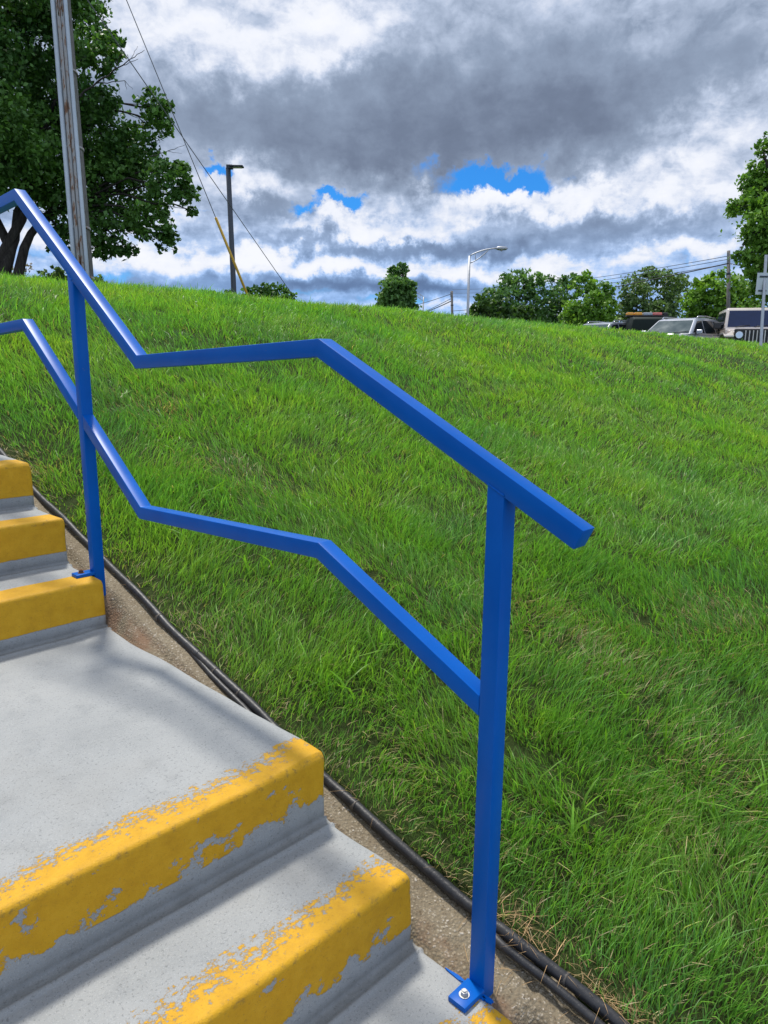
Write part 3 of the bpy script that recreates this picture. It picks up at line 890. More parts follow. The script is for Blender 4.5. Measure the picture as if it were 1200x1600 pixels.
def tree(name, label, base, clumps, trunk_r, fork, n, size, cols, seed, group=None, cat='tree', multi=1, sub=11, spread=.30, lean=(0, 0), **kw):
    """clumps in world coordinates"""
    base = Vector(base); root = empty(name, base); tag(root, label, cat, group)
    rel = [(tuple(Vector(c) - base), r) for c, r in clumps]
    m = MB(); rng = random.Random(seed); majors = [[] for _ in range(multi)]
    for q in range(multi):
        bx0 = Vector((rng.uniform(-1, 1), rng.uniform(-1, 1), 0)) * (trunk_r * 3 * (multi > 1))
        fk = Vector((lean[0], lean[1], fork)) + bx0 * 1.5
        m.tube([bx0 + Vector((0, 0, -.4)), bx0, bx0.lerp(fk, .12), bx0.lerp(fk, .5) + Vector((trunk_r * .3, 0, 0)), fk], [trunk_r * 1.6, trunk_r * 1.35, trunk_r * 1.05, trunk_r * .92, trunk_r * .8], 12)
        for i, (c, r) in enumerate(rel):
            if i % multi != q: continue
            c = Vector(c); st = fk
            rl = trunk_r * (.55 if i < 4 * multi else .16)
            if i >= 4 * multi and majors[q]:
                st = min((p for L_ in majors[q] for p in L_[2:6]), key=lambda p: (p - c).length)
            elif c.z < fork:
                st = bx0.lerp(fk, .9)
            pts = limb(m, st, c, rl, rl * .30, (c - st).length * .08, seed + i)
            if i < 4 * multi: majors[q].append(pts)
            for s_ in range(3):
                d = Vector((rng.gauss(0, 1), rng.gauss(0, 1), rng.gauss(.2, .8))).normalized()
                e = c + Vector((d.x * r[0], d.y * r[1], d.z * r[2])) * .8
                limb(m, pts[4 + s_ % 2], e, rl * .28, rl * .06, 0, seed * 3 + i * 7 + s_, 5)
    m.build('trunk', M_BARK, root)
    me = leaf_cloud(rel, n, size, (np.array(cols[0]), np.array(cols[1])), seed, sub, spread, **kw)
    link('crown', me, root, M_LEAF)
    return root


def px_clumps(lst, depth, rng, flat=.9):
    out = []
    for q in lst:
        x, y, r = q[:3]; dd = q[3] if len(q) > 3 else rng.uniform(-.25, .25)
        R = r / FPX * depth; p = at(x, y, depth + dd * R * 4)
        out.append((tuple(p), (R, R, R * flat)))
    return out


def gp(x, depth):
    """ground point under photo column x at a depth"""
    p = at(x, 540, depth)
    return Vector((p.x, p.y, float(gz(p.x, p.y)) if p.y < 40 and p.x < 60 else .55))


G1 = ((.042, .110, .028), (.135, .27, .052)); G2 = ((.105, .23, .036), (.26, .44, .058)); G3 = ((.10, .17, .065), (.19, .29, .10)); G4 = ((.058, .14, .048), (.17, .31, .08))
rg = random.Random(5)
# the big shade tree left on the crest
BD = 17.0
big = [(60, 245, 84), (110, 300, 70), (95, 160, 58), (20, 150, 74), (40, 60, 70), (120, 45, 54), (150, 80, 36), (170, 70, 22), (150, 210, 56), (205, 235, 42), (243, 165, 26, 0.0), (246, 195, 24, 0.0),
       (200, 300, 56), (262, 282, 36), (292, 300, 20), (235, 345, 36), (180, 365, 36), (262, 375, 20), (205, 392, 12, 0.05), (150, 388, 24, 0.1), (-40, 220, 90), (-60, 90, 95), (20, -40, 84), (110, -30, 54),
       (-120, 290, 80), (150, 155, 34), (185, 262, 44), (100, 375, 26, .4), (280, 262, 14), (300, 330, 10)]
bb = gp(6, BD)
tree('shade_tree', 'big dark green broad tree with low drooping branches on the crest behind the pole', bb, px_clumps(big, BD, rg),   .25, 1.25, 42000, .12, G1, 21, sub=15, spread=.235, uniform_fill=.10)
# bare dead twigs of the same tree
o0 = Vector(bb); btree = [o for o in bpy.data.objects if o.name == 'shade_tree'][0]
for grp_ in ((((110, 160), (150, 130), .035), ((150, 130), (200, 95), .022), ((200, 95), (226, 78), .010), ((178, 112), (190, 80), .010), ((185, 105), (216, 92), .009), ((150, 130), (195, 126), .013), ((195, 126), (198, 140), .007), ((195, 126), (208, 140), .006), ((205, 92), (215, 72), .006)), (((235, 245), (262, 236), .012), ((262, 236), (290, 226), .007), ((262, 236), (284, 240), .005))):
    dt = MB()
    for (a, b, r0) in grp_:
        limb(dt, at(*a, BD - 1.2) - o0, at(*b, BD - 1.2) - o0, r0, r0 * .45, 0, 1, 6)
    dt.build('bare_branch', M_BARK, btree)

def skirt(cl, z0, low):
    """lower clumps down towards the ground, under the ones the crest leaves in sight"""
    out = []
    zmin = min(c[2] - r[2] for c, r in cl)
    for (c, r) in cl:
        if c[2] - r[2] > zmin + 1.6 * r[2]: continue
        z = c[2] - r[2] * 1.1
        while z > z0 + low:
            out.append(((c[0] + rg.uniform(-.5, .5) * r[0], c[1] + rg.uniform(-.5, .5) * r[1], z), (r[0] * 1.05, r[1] * 1.05, r[2]))); z -= r[2] * 1.2
    return out


# shrubs just past the crest
def bush(name, label, lst, depth, n, size, cols, seed, trunk=.04, fork=.4, cat='shrub', group=None, **kw):
    b = gp(sum(q[0] for q in lst) / len(lst), depth)
    cl = px_clumps(lst, depth, rg); cl = cl + skirt(cl, b.z, .5); fk = max(.3, min(c[2] for c, _ in cl) - b.z)
    return tree(name, label, b, cl, trunk, fk, n, size, cols, seed, cat=cat, multi=2, group=group, **kw)


bush('shrub', 'dark green leafy bush behind the crest at the foot of the guy wire', [(395, 460, 13), (412, 453, 12), (430, 452, 13), (446, 460, 11), (458, 464, 5), (405, 466, 12), (425, 466, 14)], 26, 3600, .16, G1, 31)
bush('shrub', 'small dark bush on the crest left of the grey lamp post', [(334, 463, 9), (326, 465, 7), (345, 466, 7), (358, 461, 9)], 27, 1100, .16, G1, 32)
bush('shrub', 'low green bush on the crest at the foot of the utility pole', [(85, 428, 14), (70, 432, 12), (100, 434, 13), (150, 440, 12), (158, 443, 8)], 19, 2200, .12, G3, 33)
bush('flowering_shrub', 'pale pinkish flowering shrub beside the big tree trunk', [(30, 425, 14), (42, 418, 10), (20, 432, 12)], 21, 900, .10, ((.16, .14, .12), (.42, .36, .34)), 34)
# the slim tree in the middle
mid = [(620, 432, 15), (628, 420, 9), (612, 450, 18), (630, 452, 18), (640, 462, 12), (603, 466, 13), (622, 474, 22), (632, 445, 13), (596, 476, 7), (617, 422, 8), (629, 414, 5), (605, 440, 8), (640, 476, 12), (645, 445, 6)]
mc_ = px_clumps(mid, 62, rg); mc_ = mc_ + skirt(mc_, float(gp(622, 62).z), 1.5)
tree('slim_tree', 'slim upright dark green tree standing alone behind the crest', gp(622, 62), mc_, .14, 2.0, 9500, .34, G4, 41, sub=10, spread=.3)
# the row beyond the parked cars
def rowtree(label, lst, depth, n, size, cols, seed, name='broadleaf_tree', **kw):
    b = gp(sum(q[0] for q in lst) / len(lst), depth); cl = px_clumps(lst, depth, rg); cl = cl + skirt(cl, b.z, 1.3)
    fk = max(1.2, (min(c[2] for c, _ in cl) - b.z))
    tree(name, label, b, cl, .16, fk, n, size, cols, seed, group='trees beyond the parked cars', **kw)


rowtree('rounded dark green tree at the left end of the row, right of the street light', [(812, 440, 20), (790, 447, 22), (835, 446, 20), (800, 470, 28), (840, 475, 26), (765, 466, 18), (822, 430, 12), (775, 485, 20), (845, 438, 10)], 58, 7000, .31, G4, 51, multi=2)
rowtree('short pale green tree in front of the dark one beside the street light', [(755, 480, 18), (780, 485, 18), (740, 488, 10), (800, 490, 15), (770, 470, 10), (820, 488, 14)], 50, 4200, .30, ((.03, .08, .018), (.085, .16, .035)), 52)
rowtree('dark green tree in the middle of the row behind the bright one', [(875, 450, 20), (868, 470, 24), (890, 440, 14), (905, 445, 14), (880, 490, 22), (860, 435, 8), (850, 490, 20)], 60, 5000, .31, G4, 53)
rowtree('bright fresh green tree in the middle of the row left of the pale grey car', [(915, 448, 18), (935, 455, 18), (920, 475, 24), (945, 478, 20), (917, 432, 9), (905, 492, 16), (950, 460, 12), (895, 480, 14), (935, 497, 16)], 48, 6500, .27, G2, 54)
rowtree('grey green tree in the row above the parked grey car', [(1015, 440, 24), (1045, 445, 24), (990, 455, 22), (1000, 480, 28), (1040, 480, 28), (1060, 462, 20), (1065, 440, 12), (975, 485, 18), (1020, 500, 26), (1010, 424, 10)], 52, 9000, .27, G3, 55, multi=2)
rowtree('light green tree in the row behind the grey wooden pole', [(1105, 455, 24), (1090, 475, 22), (1120, 478, 26), (1140, 450, 26), (1160, 470, 28), (1095, 440, 12), (1120, 435, 16), (1170, 495, 26), (1100, 498, 22), (1140, 498, 24), (1085, 500, 14), (1075, 478, 8)], 44, 11000, .25, G2, 56, multi=2)
rt = [(1192, 235, 14), (1185, 262, 18), (1195, 290, 28), (1165, 288, 14), (1172, 318, 22), (1150, 326, 14), (1195, 335, 28), (1140, 322, 9), (1185, 365, 24), (1195, 395, 28), (1168, 372, 10), (1215, 300, 50), (1230, 360, 60), (1250, 430, 70), (1180, 415, 20), (1160, 405, 12), (1150, 400, 8), (1190, 440, 28), (1240, 250, 40), (1200, 215, 8)]
tree('tall_tree', 'tall fresh green tree at the right edge above the tan car', gp(1235, 30), px_clumps(rt, 30, rg), .22, 3.0, 17000, .19, ((.080, .19, .032), (.22, .40, .052)), 61, sub=11, spread=.33)


# ------------------------------------------------------------------ poles, lamps, wires
def f_pole(t):
    oc = t.n('ShaderNodeTexCoord').outputs['Object']
    n = t.noise(t.vm('MULTIPLY', oc, (9, 9, .6)), 4, 6, .7)
    c = t.ramp(n, [(.3, (.10, .088, .078)), (.55, (.20, .185, .17)), (.8, (.32, .30, .28))])
    return pbr(t, c, .9, spec=.15, bump=n, bdist=.02, bstr=.7)


def f_rustpipe(t):
    oc = t.n('ShaderNodeTexCoord').outputs['Object']
    n = t.noise(t.vm('MULTIPLY', oc, (6, 6, 1.3)), 2.2, 6, .7)
    c = t.ramp(n, [(.38, (.32, .325, .335)), (.52, (.34, .32, .30)), (.58, (.20, .10, .055)), (.78, (.10, .05, .03))])
    return pbr(t, c, .7, .15, spec=.3)


M_WOOD = mat('weathered_pole', f_pole); M_RPIPE = mat('rusty_conduit', f_rustpipe)
M_GALV = simple('galvanised_steel', (.42, .43, .45), .48, .6, var=.15, scale=8)
M_PVC = simple('grey_conduit', (.46, .50, .55), .5, var=.1); M_DARKM = simple('dark_bronze_paint', (.045, .052, .065), .45, .2)
M_WIRE = simple('wire', (.030, .030, .032), .6); M_STEELW = simple('steel_strand', (.16, .16, .165), .5, .4); M_YGUARD = simple('yellow_guard', (.62, .36, .03), .5)
M_WIREB = simple('distant_cable', (.05, .055, .065), .7); M_PORC = simple('porcelain', (.25, .24, .23), .3); M_ORANGE = simple('orange_tag', (.75, .16, .03), .5)

UD = 12.5
ub = at(136, 470, UD); ub.z = float(gz(ub.x, ub.y)); utop = at(97, 0, UD)
axis = (utop - ub).normalized(); utop2 = ub + axis * 10.2
pole = empty('utility_pole', ub)
tag(pole, 'weathered wooden utility pole with rusty and pale conduits up its side, before the big tree', 'utility pole')
m = MB(); m.tube([axis * t - Vector((0, 0, .3 if t == 0 else 0)) for t in (0, 2.5, 5, 7.5, 10.2)], [.150, .143, .135, .128, .12], 16); m.build('shaft', M_WOOD, pole)
sd = Vector(RT).normalized(); sd.z = 0; tocam = -Vector((FW[0], FW[1], 0)).normalized()
for off, rad, mt_, nm in ((-.105, .042, M_PVC, 'conduit'), (-.015, .030, M_RPIPE, 'conduit'), (.045, .026, M_RPIPE, 'conduit'), (.100, .034, M_PVC, 'conduit')):
    m = MB(); m.tube([axis * t + sd * off + tocam * (math.sqrt(max(0, .152 ** 2 - off * off)) + rad * .6) * (1 - .012 * t) for t in (-.2, 2, 4, 6, 8 if rad > .03 else 5.3)], rad, 10)
    m.build(nm, mt_, pole)
for t in (.9, 1.75, 3.1, 4.4):
    m = MB(); m.tube([axis * (t + k * .02) for k in (0, 1, 2)], .158, 16); m.build('strap', M_RPIPE, pole)
m = MB(); m.box(axis * .62 + tocam * .215 + sd * -.02, (.05, .02, .07), rz=math.atan2(RT[1], RT[0])); m.build('marker_tag', M_ORANGE, pole, bevel=.004)
m = MB(); m.box(axis * 9.3, (2.4, .10, .12), rz=math.atan2(RT[1], RT[0])); m.build('crossarm', M_WOOD, pole, bevel=.008)
for k in (-1, 0, 1):
    m = MB(); p = axis * 9.3 + sd * k * .95; m.cyl((p.x, p.y, p.z + .12), .04, .14, n=12, bev=.01); m.cyl((p.x, p.y, p.z + .2), .055, .03, n=12, bev=.006); m.build('insulator', M_PORC, pole)


def wire(name, label, a, b, r, sag, mt_, group=None, parent_guard=None):
    a = Vector(a); b = Vector(b); root = a
    pts = [a.lerp(b, i / 14) - Vector((0, 0, sag * 4 * (i / 14) * (1 - i / 14))) - a for i in range(15)]
    m = MB(); m.tube(pts, r, 6); o = m.build(name, mt_); o.location = a
    tag(o, label, 'wire', group)
    return o


def on_pole(y):                       # pole axis point level with photo row y (12.5 m deep)
    return at(97 - .0865 * (0 - y) * -1 if False else 97 + .0905 * y, y, UD)


p2 = on_pole(-315); eA = at(387, 462, 18)


def to_ground(a, b):                  # carry the line a -> b on until it meets the ground
    d = (b - a).normalized(); p = b.copy()
    while p.z > float(gz(p.x, p.y)) - .05 and (p - b).length < 30: p = p + d * .05
    return p


e2 = to_ground(p2, eA)
p1 = on_pole(-65); e1 = at(446, 445, 24)
g = empty('guy_wire', e2); tag(g, 'steeper guy wire with a yellow guard at its foot beside the lamp post', 'guy wire')
m = MB(); m.tube([(0, 0, 0), p2 - e2], .009, 6); m.build('strand', M_STEELW, g)
gv = (p2 - e2).normalized(); m = MB(); gl = (eA - e2).length + (p2 - eA).length * .2115; m.tube([gv * .02, gv * gl * .5, gv * gl], .032, 8); m.build('guard', M_YGUARD, g)
m = MB(); m.tube([gv * -.4, gv * .05], .014, 8); m.build('anchor_rod', M_GALV, g)
g = empty('guy_wire', e1); tag(g, 'flatter guy wire crossing behind the grey lamp post to the dark bush', 'guy wire')
ge = e1.copy(); ge.z = float(gz(e1.x, e1.y)); gd = (e1 - p1).normalized()
m = MB(); m.tube([to_ground(p1, e1) - e1, p1 - e1], .011, 6); m.build('strand', M_STEELW, g)

# square parking-lot lamp on the crest
LD = 23.0
lb = gp(369.5, LD); ltop = at(356.5, 262, LD)
lamp = empty('lamp_post', lb); tag(lamp, 'dark grey square lamp post with a flat arm lamp on the crest', 'lamp post')
ax = (ltop - lb); m = MB(); dw = .068
rot = Matrix.Rotation(math.atan2(RT[1], RT[0]) + .25, 3, 'Z'); q = ax.normalized().to_track_quat('Z', 'Y').to_matrix()
m.tube([Vector((0, 0, -.4)), ax * .5, ax], [dw * 1.3, dw * 1.25, dw * 1.15], 4); m.build('shaft', M_DARKM, lamp, bevel=.006)
m = MB(); hd = Vector((RT[0], RT[1], 0)).normalized()
m.box(ax + hd * .05 + Vector((0, 0, .02)), (.20, .15, .13), rz=math.atan2(RT[1], RT[0]), bev=.02); m.build('arm_bracket', M_DARKM, lamp)
m = MB(); m.box(ax + hd * .27 + Vector((0, 0, .035)), (.42, .26, .05), rz=math.atan2(RT[1], RT[0]), bev=.018); m.build('lamp_head', M_DARKM, lamp)
m = MB(); m.box(ax + hd * .29 + Vector((0, 0, .005)), (.28, .18, .012), rz=math.atan2(RT[1], RT[0])); m.build('lens', simple('lamp_lens', (.55, .56, .56), .3), lamp)


def street_light(label, px, pytop, tipx, tipy, depth, r):
    b = gp(px - 4, depth); top = at(px, pytop, depth); tip = at(tipx, tipy, depth)
    root = empty('street_light', b); tag(root, label, 'street light', 'arm street lights behind the crest')
    a = top - b; tp = tip - b; m = MB(); m.tube([(0, 0, -.3), a * .5, a], [r * 1.15, r, r * .8], 10); m.build('shaft', M_GALV, root)
    d = tp - a; U = Vector((0, 0, 1))
    m = MB(); pts = []
    for i in range(11):
        t = i / 10; p = a + Vector((d.x * t, d.y * t, 0)); p.z = a.z + d.z * math.sin(t * math.pi / 2) ** .85; pts.append(p)
    m.tube(pts, r * .42, 6)
    lo = [a - Vector((0, 0, r * 5)) + (pts[7] - (a - Vector((0, 0, r * 5)))) * t + Vector((0, 0, -.12 * math.sin(math.pi * t))) for t in np.linspace(0, 1, 7)]
    m.tube(lo, r * .36, 6); m.tube([pts[2], lo[2]], r * .25, 6); m.build('bracket_arm', M_GALV, root)
    h = Vector((d.x, d.y, 0)).normalized(); m = MB(); L_ = r * 7
    m.tube([tp - h * L_ * .25, tp, tp + h * L_ * .3, tp + h * L_ * .85, tp + h * L_], [r * .5, r * 1.3, r * 1.5, r * 1.2, r * .3], 10); m.build('lamp_head', M_GALV, root)
    m = MB(); m.tube([tp + h * L_ * .38 - U * r * .9, tp + h * L_ * .38 - U * r * 1.9], [r * 1.1, r * .6], 10); m.build('lens', simple('cobra_lens', (.35, .35, .36), .3), root)


street_light('tall galvanised street light with a curved arm to the right, left of the tree row', 733.5, 400, 778, 388, 46, .088)
street_light('small distant street light with its arm reaching left in front of the slim tree', 662, 464, 637, 454, 120, .13)


def wood_pole(label, px, pytop, depth, r, ncross):
    b = gp(px + 2, depth); top = at(px, pytop, depth); a = top - b
    root = empty('wooden_pole', b); tag(root, label, 'utility pole', 'wooden poles behind the crest')
    m = MB(); m.tube([(0, 0, -.4), a * .5, a], [r * 1.15, r, r * .85], 10); m.build('shaft', M_WOOD, root)
    for k in range(ncross):
        p = a * (1 - .035 - .03 * k); m = MB(); m.cyl((p.x - r * 1.2, p.y, p.z), r * .45, r * 2.2, n=8); m.build('insulator', M_PORC, root)
    m = MB(); p = a * .80; m.tube([p - Vector((0, 0, .06)), p + Vector((0, 0, .06))], r * 1.12, 10); m.build('band', M_DARKM, root)
    return b, top


wood_pole('pale weathered wooden pole standing in front of the light green tree', 1138.5, 392, 40, .10, 3)
wood_pole('dark distant wooden pole left of the tall street light', 706, 455, 92, .17, 2)
WG = 'overhead wires'
for i, (y0, x1, y1) in enumerate(((400, 945, 432), (405, 955, 438), (412, 965, 444))):
    wire('overhead_wire', 'thin overhead wire running left from the pale wooden pole above the trees', at(1138.5, y0, 40), at(706, y1 + 20, 92), .016, .5, M_WIREB, WG)
wire('overhead_cable', 'thick black overhead cable, lowest on the pale wooden pole', at(1138.5, 411.5, 39.85), at(706, 486, 91.7), .03, .4, M_WIRE)
wire('overhead_cable', 'thick black overhead cable running right from the pale wooden pole to the tall tree', at(1138.5, 411.5, 39.85), at(1290, 413, 32), .022, .2, M_WIRE)
for i, (ya, yb) in enumerate(((459, 470), (466, 480))):
    wire('overhead_wire', 'thin overhead wire sloping down left from the dark distant pole past the slim tree', at(706, ya, 92), at(560, yb + 22 * (i + 1), 150), .035, .6, M_WIREB, 'wires left of the distant pole')
wire('overhead_cable', 'thick cable sloping down left from the dark distant pole behind the small street light', at(706, 470, 92.3), at(600, 502, 150), .06, .6, M_WIREB)

# sign at the right edge, seen from behind
SD = 18.5; SK = 1.37
sb = gp(1190, SD); st_ = at(1197.5, 398, SD); sroot = empty('road_sign', sb); tag(sroot, 'galvanised sign post with the plain pale back of a small sign at the right edge', 'sign')
a = st_ - sb; hx = Vector((RT[0], RT[1], 0)).normalized(); fwv = Vector((FW[0], FW[1], 0)).normalized()
m = MB(); rzz = math.atan2(RT[1], RT[0]); qm = a.normalized().to_track_quat('Z', 'Y').to_matrix()
for off, dp in ((-.030, .02), (.030, .02), (0, 0)):
    m.slab([Vector((0, 0, -.3)) + hx * (off - (.005 if off else .022)) + fwv * dp, Vector((0, 0, -.3)) + hx * (off + (.005 if off else .022)) + fwv * dp,
            a + hx * (off + (.005 if off else .022)) + fwv * dp, a + hx * (off - (.005 if off else .022)) + fwv * dp], fwv * (-.022 if off else .004))
m.build('post', M_GALV, sroot)
c = at(1196, 443, SD) - sb + fwv * .045
m = MB(); m.box(c, (.30 * SK, .004, .385 * SK), rz=rzz, bev=0); m.build('sign_plate', simple('bare_aluminium', (.55, .58, .60), .5, .2, var=.06), sroot)
for dz in (.125 * SK, -.125 * SK):
    m = MB(); m.box(c + Vector((0, 0, dz)) - fwv * .012 - hx * .04, (.20, .018, .04), rz=rzz, bev=.003); m.build('bracket', M_DARKM, sroot)


# ------------------------------------------------------------------ parked cars
def f_paint(col, metal=.35, rough=.28):
    def f(t):
        oc = t.n('ShaderNodeTexCoord').outputs['Object']
        n = t.noise(oc, 3, 4, .6)
        c = t.mix(1.0, col, t.ramp(n, [(.3, (.9, .9, .9)), (.7, (1.06, 1.06, 1.06))]), 'MULTIPLY')
        return pbr(t, c, rough, metal, coat=.7, **{'Coat Roughness': .05})
    return f


M_SILVER = mat('silver_grey_car_paint', f_paint((.46, .47, .51))); M_GREYCAR = mat('mid_grey_car_paint', f_paint((.30, .315, .345))); M_TAN = mat('tan_car_paint', f_paint((.66, .58, .51), .1))
M_DKCAR = simple('dark_green_truck_paint', (.010, .018, .014), .65, spec=.2)
M_GLASS = simple('dark_car_glass', (.010, .014, .018), .08, 0, .45, var=.1); M_GLASS2 = simple('tinted_windscreen', (.045, .075, .080), .10, 0, .40, var=.3, scale=2)
M_RUB = simple('tyre_rubber', (.018, .018, .018), .8); M_RIM = simple('alloy_rim', (.45, .46, .48), .35, .8); M_BLK = simple('black_plastic', (.018, .018, .020), .55)
M_LAMP = simple('clear_lamp', (.75, .76, .78), .12, .3, coat=.6); M_CHROME = simple('chrome_trim', (.6, .6, .62), .15, .95); M_SEAT = simple('seat_fabric', (.05, .05, .052), .85)


def wheels(root, wb, tr, rad, y0):
    for y in (y0, y0 + wb):
        for sx in (-1, 1):
            x = sx * tr / 2
            wv = MB(); wv.torus((x, y, rad), rad * .80, rad * .22, 'X'); tw_ = wv.build('wheel', M_RUB, root)
            r = MB(); r.cyl((x + sx * .02, y, rad), rad * .62, .12, 'X', 24, bev=.012)
            for k in range(5):
                a = k * 2 * math.pi / 5; r.box((x + sx * .088, y + math.cos(a) * rad * .33, rad + math.sin(a) * rad * .33), (.02, rad * .5, .05), rot=Matrix.Rotation(a, 3, 'X'))
            r.build('rim', M_RIM, tw_)


def suv(label, loc, heading, paint, group, racks=True):
    """front towards local -Y, centred on x = 0, front bumper at y = 0"""
    root = empty('parked_suv', loc, heading); tag(root, label, 'car', group)
    # body shell lofted along the length: (y, half width, z low, z belt, z top of bonnet / deck)
    sec = [(0.0, .70, .42, .62, .66), (.08, .84, .30, .74, .80), (.35, .91, .26, .86, .93), (.8, .93, .25, .92, .99), (1.25, .94, .25, .98, 1.045), (1.7, .945, .25, 1.0, 1.06), (2.6, .95, .25, 1.02, 1.08),
           (3.5, .945, .26, 1.04, 1.09), (4.2, .92, .30, 1.04, 1.08), (4.5, .86, .36, .98, 1.02), (4.62, .72, .46, .80, .84)]
    m = MB(); rings = []
    for (y, hw, zl, zb, zt) in sec:
        prof = [(-hw * .9, zl), (-hw, zl + .12), (-hw * 1.005, (zl + zb) / 2), (-hw * .985, zb - .04), (-hw * .95, zb), (-hw * .8, zb + (zt - zb) * .75), (-hw * .4, zt), (0, zt + .01)]
        full = prof + [(-x, z) for x, z in prof[-2::-1]]
        rings.append([m.bm.verts.new((x, y, z)) for x, z in full])
    for a, b in zip(rings, rings[1:]):
        n = len(a)
        for k in range(n):
            f = m.bm.faces.new((a[k], a[(k + 1) % n], b[(k + 1) % n], b[k])); f.smooth = True
    m.bm.faces.new(rings[0][::-1]); m.bm.faces.new(rings[-1])
    m.build('body', paint, root)
    # cabin
    def hw(z): return .895 - (z - 1.0) * .36
    prof = [(1.22, 1.03), (1.98, 1.575), (2.25, 1.635), (3.0, 1.66), (3.75, 1.62), (4.12, 1.55), (4.50, 1.06)]
    m = MB(); Lf = [m.bm.verts.new((-hw(z), y, z)) for y, z in prof]; Rt = [m.bm.verts.new((hw(z), y, z)) for y, z in prof]
    m.bm.faces.new(Lf); m.bm.faces.new(Rt[::-1])
    for k in range(len(prof)):
        k2 = (k + 1) % len(prof); m.bm.faces.new((Lf[k2], Lf[k], Rt[k], Rt[k2]))
    m.build('roof', paint, root, bevel=.05, seg=4, angle=20)
    # panes sit a few mm proud of the cabin
    d = Vector((0, 1.575 - 1.03, -(1.98 - 1.22))).normalized() * -1
    nrm = Vector((0, -(1.575 - 1.03), (1.98 - 1.22))).normalized()
    m = MB(); m.slab([Vector((-hw(1.07) + .07, 1.275, 1.07)) + nrm * .004, Vector((hw(1.07) - .07, 1.275, 1.07)) + nrm * .004, Vector((hw(1.54) - .07, 1.931, 1.54)) + nrm * .004, Vector((-hw(1.54) + .07, 1.931, 1.54)) + nrm * .004], nrm * .005)
    ws = m.build('windscreen', M_GLASS2, root)
    for sx in (-1, 1):                                            # wiper blades at the foot of the glass
        m = MB(); m.tube([Vector((sx * .55 - .3, 1.27, 1.085)) + nrm * .02, Vector((sx * .55 + .22, 1.33, 1.13)) + nrm * .02], .012, 6); m.build('wiper', M_BLK, ws)
    for sx in (-1, 1):
        nx = Vector((sx, 0, .36)).normalized()
        def P(y, z): return Vector((sx * hw(z), y, z)) + nx * .005
        for quad in ([(1.48, 1.10), (2.05, 1.515), (2.42, 1.545), (2.42, 1.10)], [(2.50, 1.10), (2.50, 1.55), (3.30, 1.55), (3.42, 1.10)], [(3.50, 1.12), (3.39, 1.54), (3.72, 1.525), (4.10, 1.24), (4.02, 1.12)]):
            m = MB(); m.slab([P(y, z) for y, z in (quad if sx > 0 else quad[::-1])], nx * .005); m.build('side_window', M_GLASS, root)
        m = MB(); m.box((sx * 1.02, 1.62, 1.13), (.20, .10, .15), bev=.035, seg=3); mr = m.build('wing_mirror', paint, root)
        m = MB(); m.box((sx * .93, 1.64, 1.07), (.12, .06, .05), bev=.012); m.box((sx * 1.02, 1.672, 1.13), (.16, .01, .11)); m.build('mirror_glass', M_BLK, mr)
        m = MB(); m.box((sx * .68, .17, .80), (.34, .18, .13), rz=sx * .35, bev=.03, seg=3); m.build('headlight', M_LAMP, root)
        for y in (2.35, 3.25):
            m = MB(); m.box((sx * .957, y, .94), (.025, .18, .03), bev=.008); m.build('door_handle', M_CHROME, root)
        if racks:
            m = MB(); m.tube([(sx * (hw(1.62) - .04), y, z) for y, z in ((2.18, 1.625), (2.28, 1.69), (3.0, 1.715), (3.75, 1.68), (3.95, 1.60))], .020, 8); m.build('roof_rail', M_CHROME, root)
    m = MB(); m.box((0, .005, .62), (.9, .06, .16), bev=.02); m.build('grille', M_BLK, root)
    wheels(root, 2.7, 1.62, .35, .92)
    return root


def lotpt(x, y, d, z=None):
    p = at(x, y, d); return Vector((p.x, p.y, z if z is not None else float(gz(p.x, p.y))))


yawc = math.atan2(FW[0], FW[1])


def facing(az_off):
    """heading so that the car's nose (-Y) points back at the camera, turned by az_off"""
    return -yawc + az_off


def park(make, cx, ytop, depth, height, az):
    """put the car's roof top on the sight line, wheels height below it"""
    p = at(cx, ytop, depth); return Vector((p.x, p.y, p.z - height))


CG = 'cars parked behind the crest'
hd1 = facing(-.80)
p = park(None, 1017, 491.5, 25.0, 1.67, 0)
zl1 = p.z
suv('silver grey station car with roof rails parked beside the tan car', p, hd1, M_SILVER, CG)
p = park(None, 885, 499, 29.0, 1.68, 0)
suv('darker grey car mostly hidden by the crest at the left end of the cars', p, hd1 - .10, M_GREYCAR, CG)

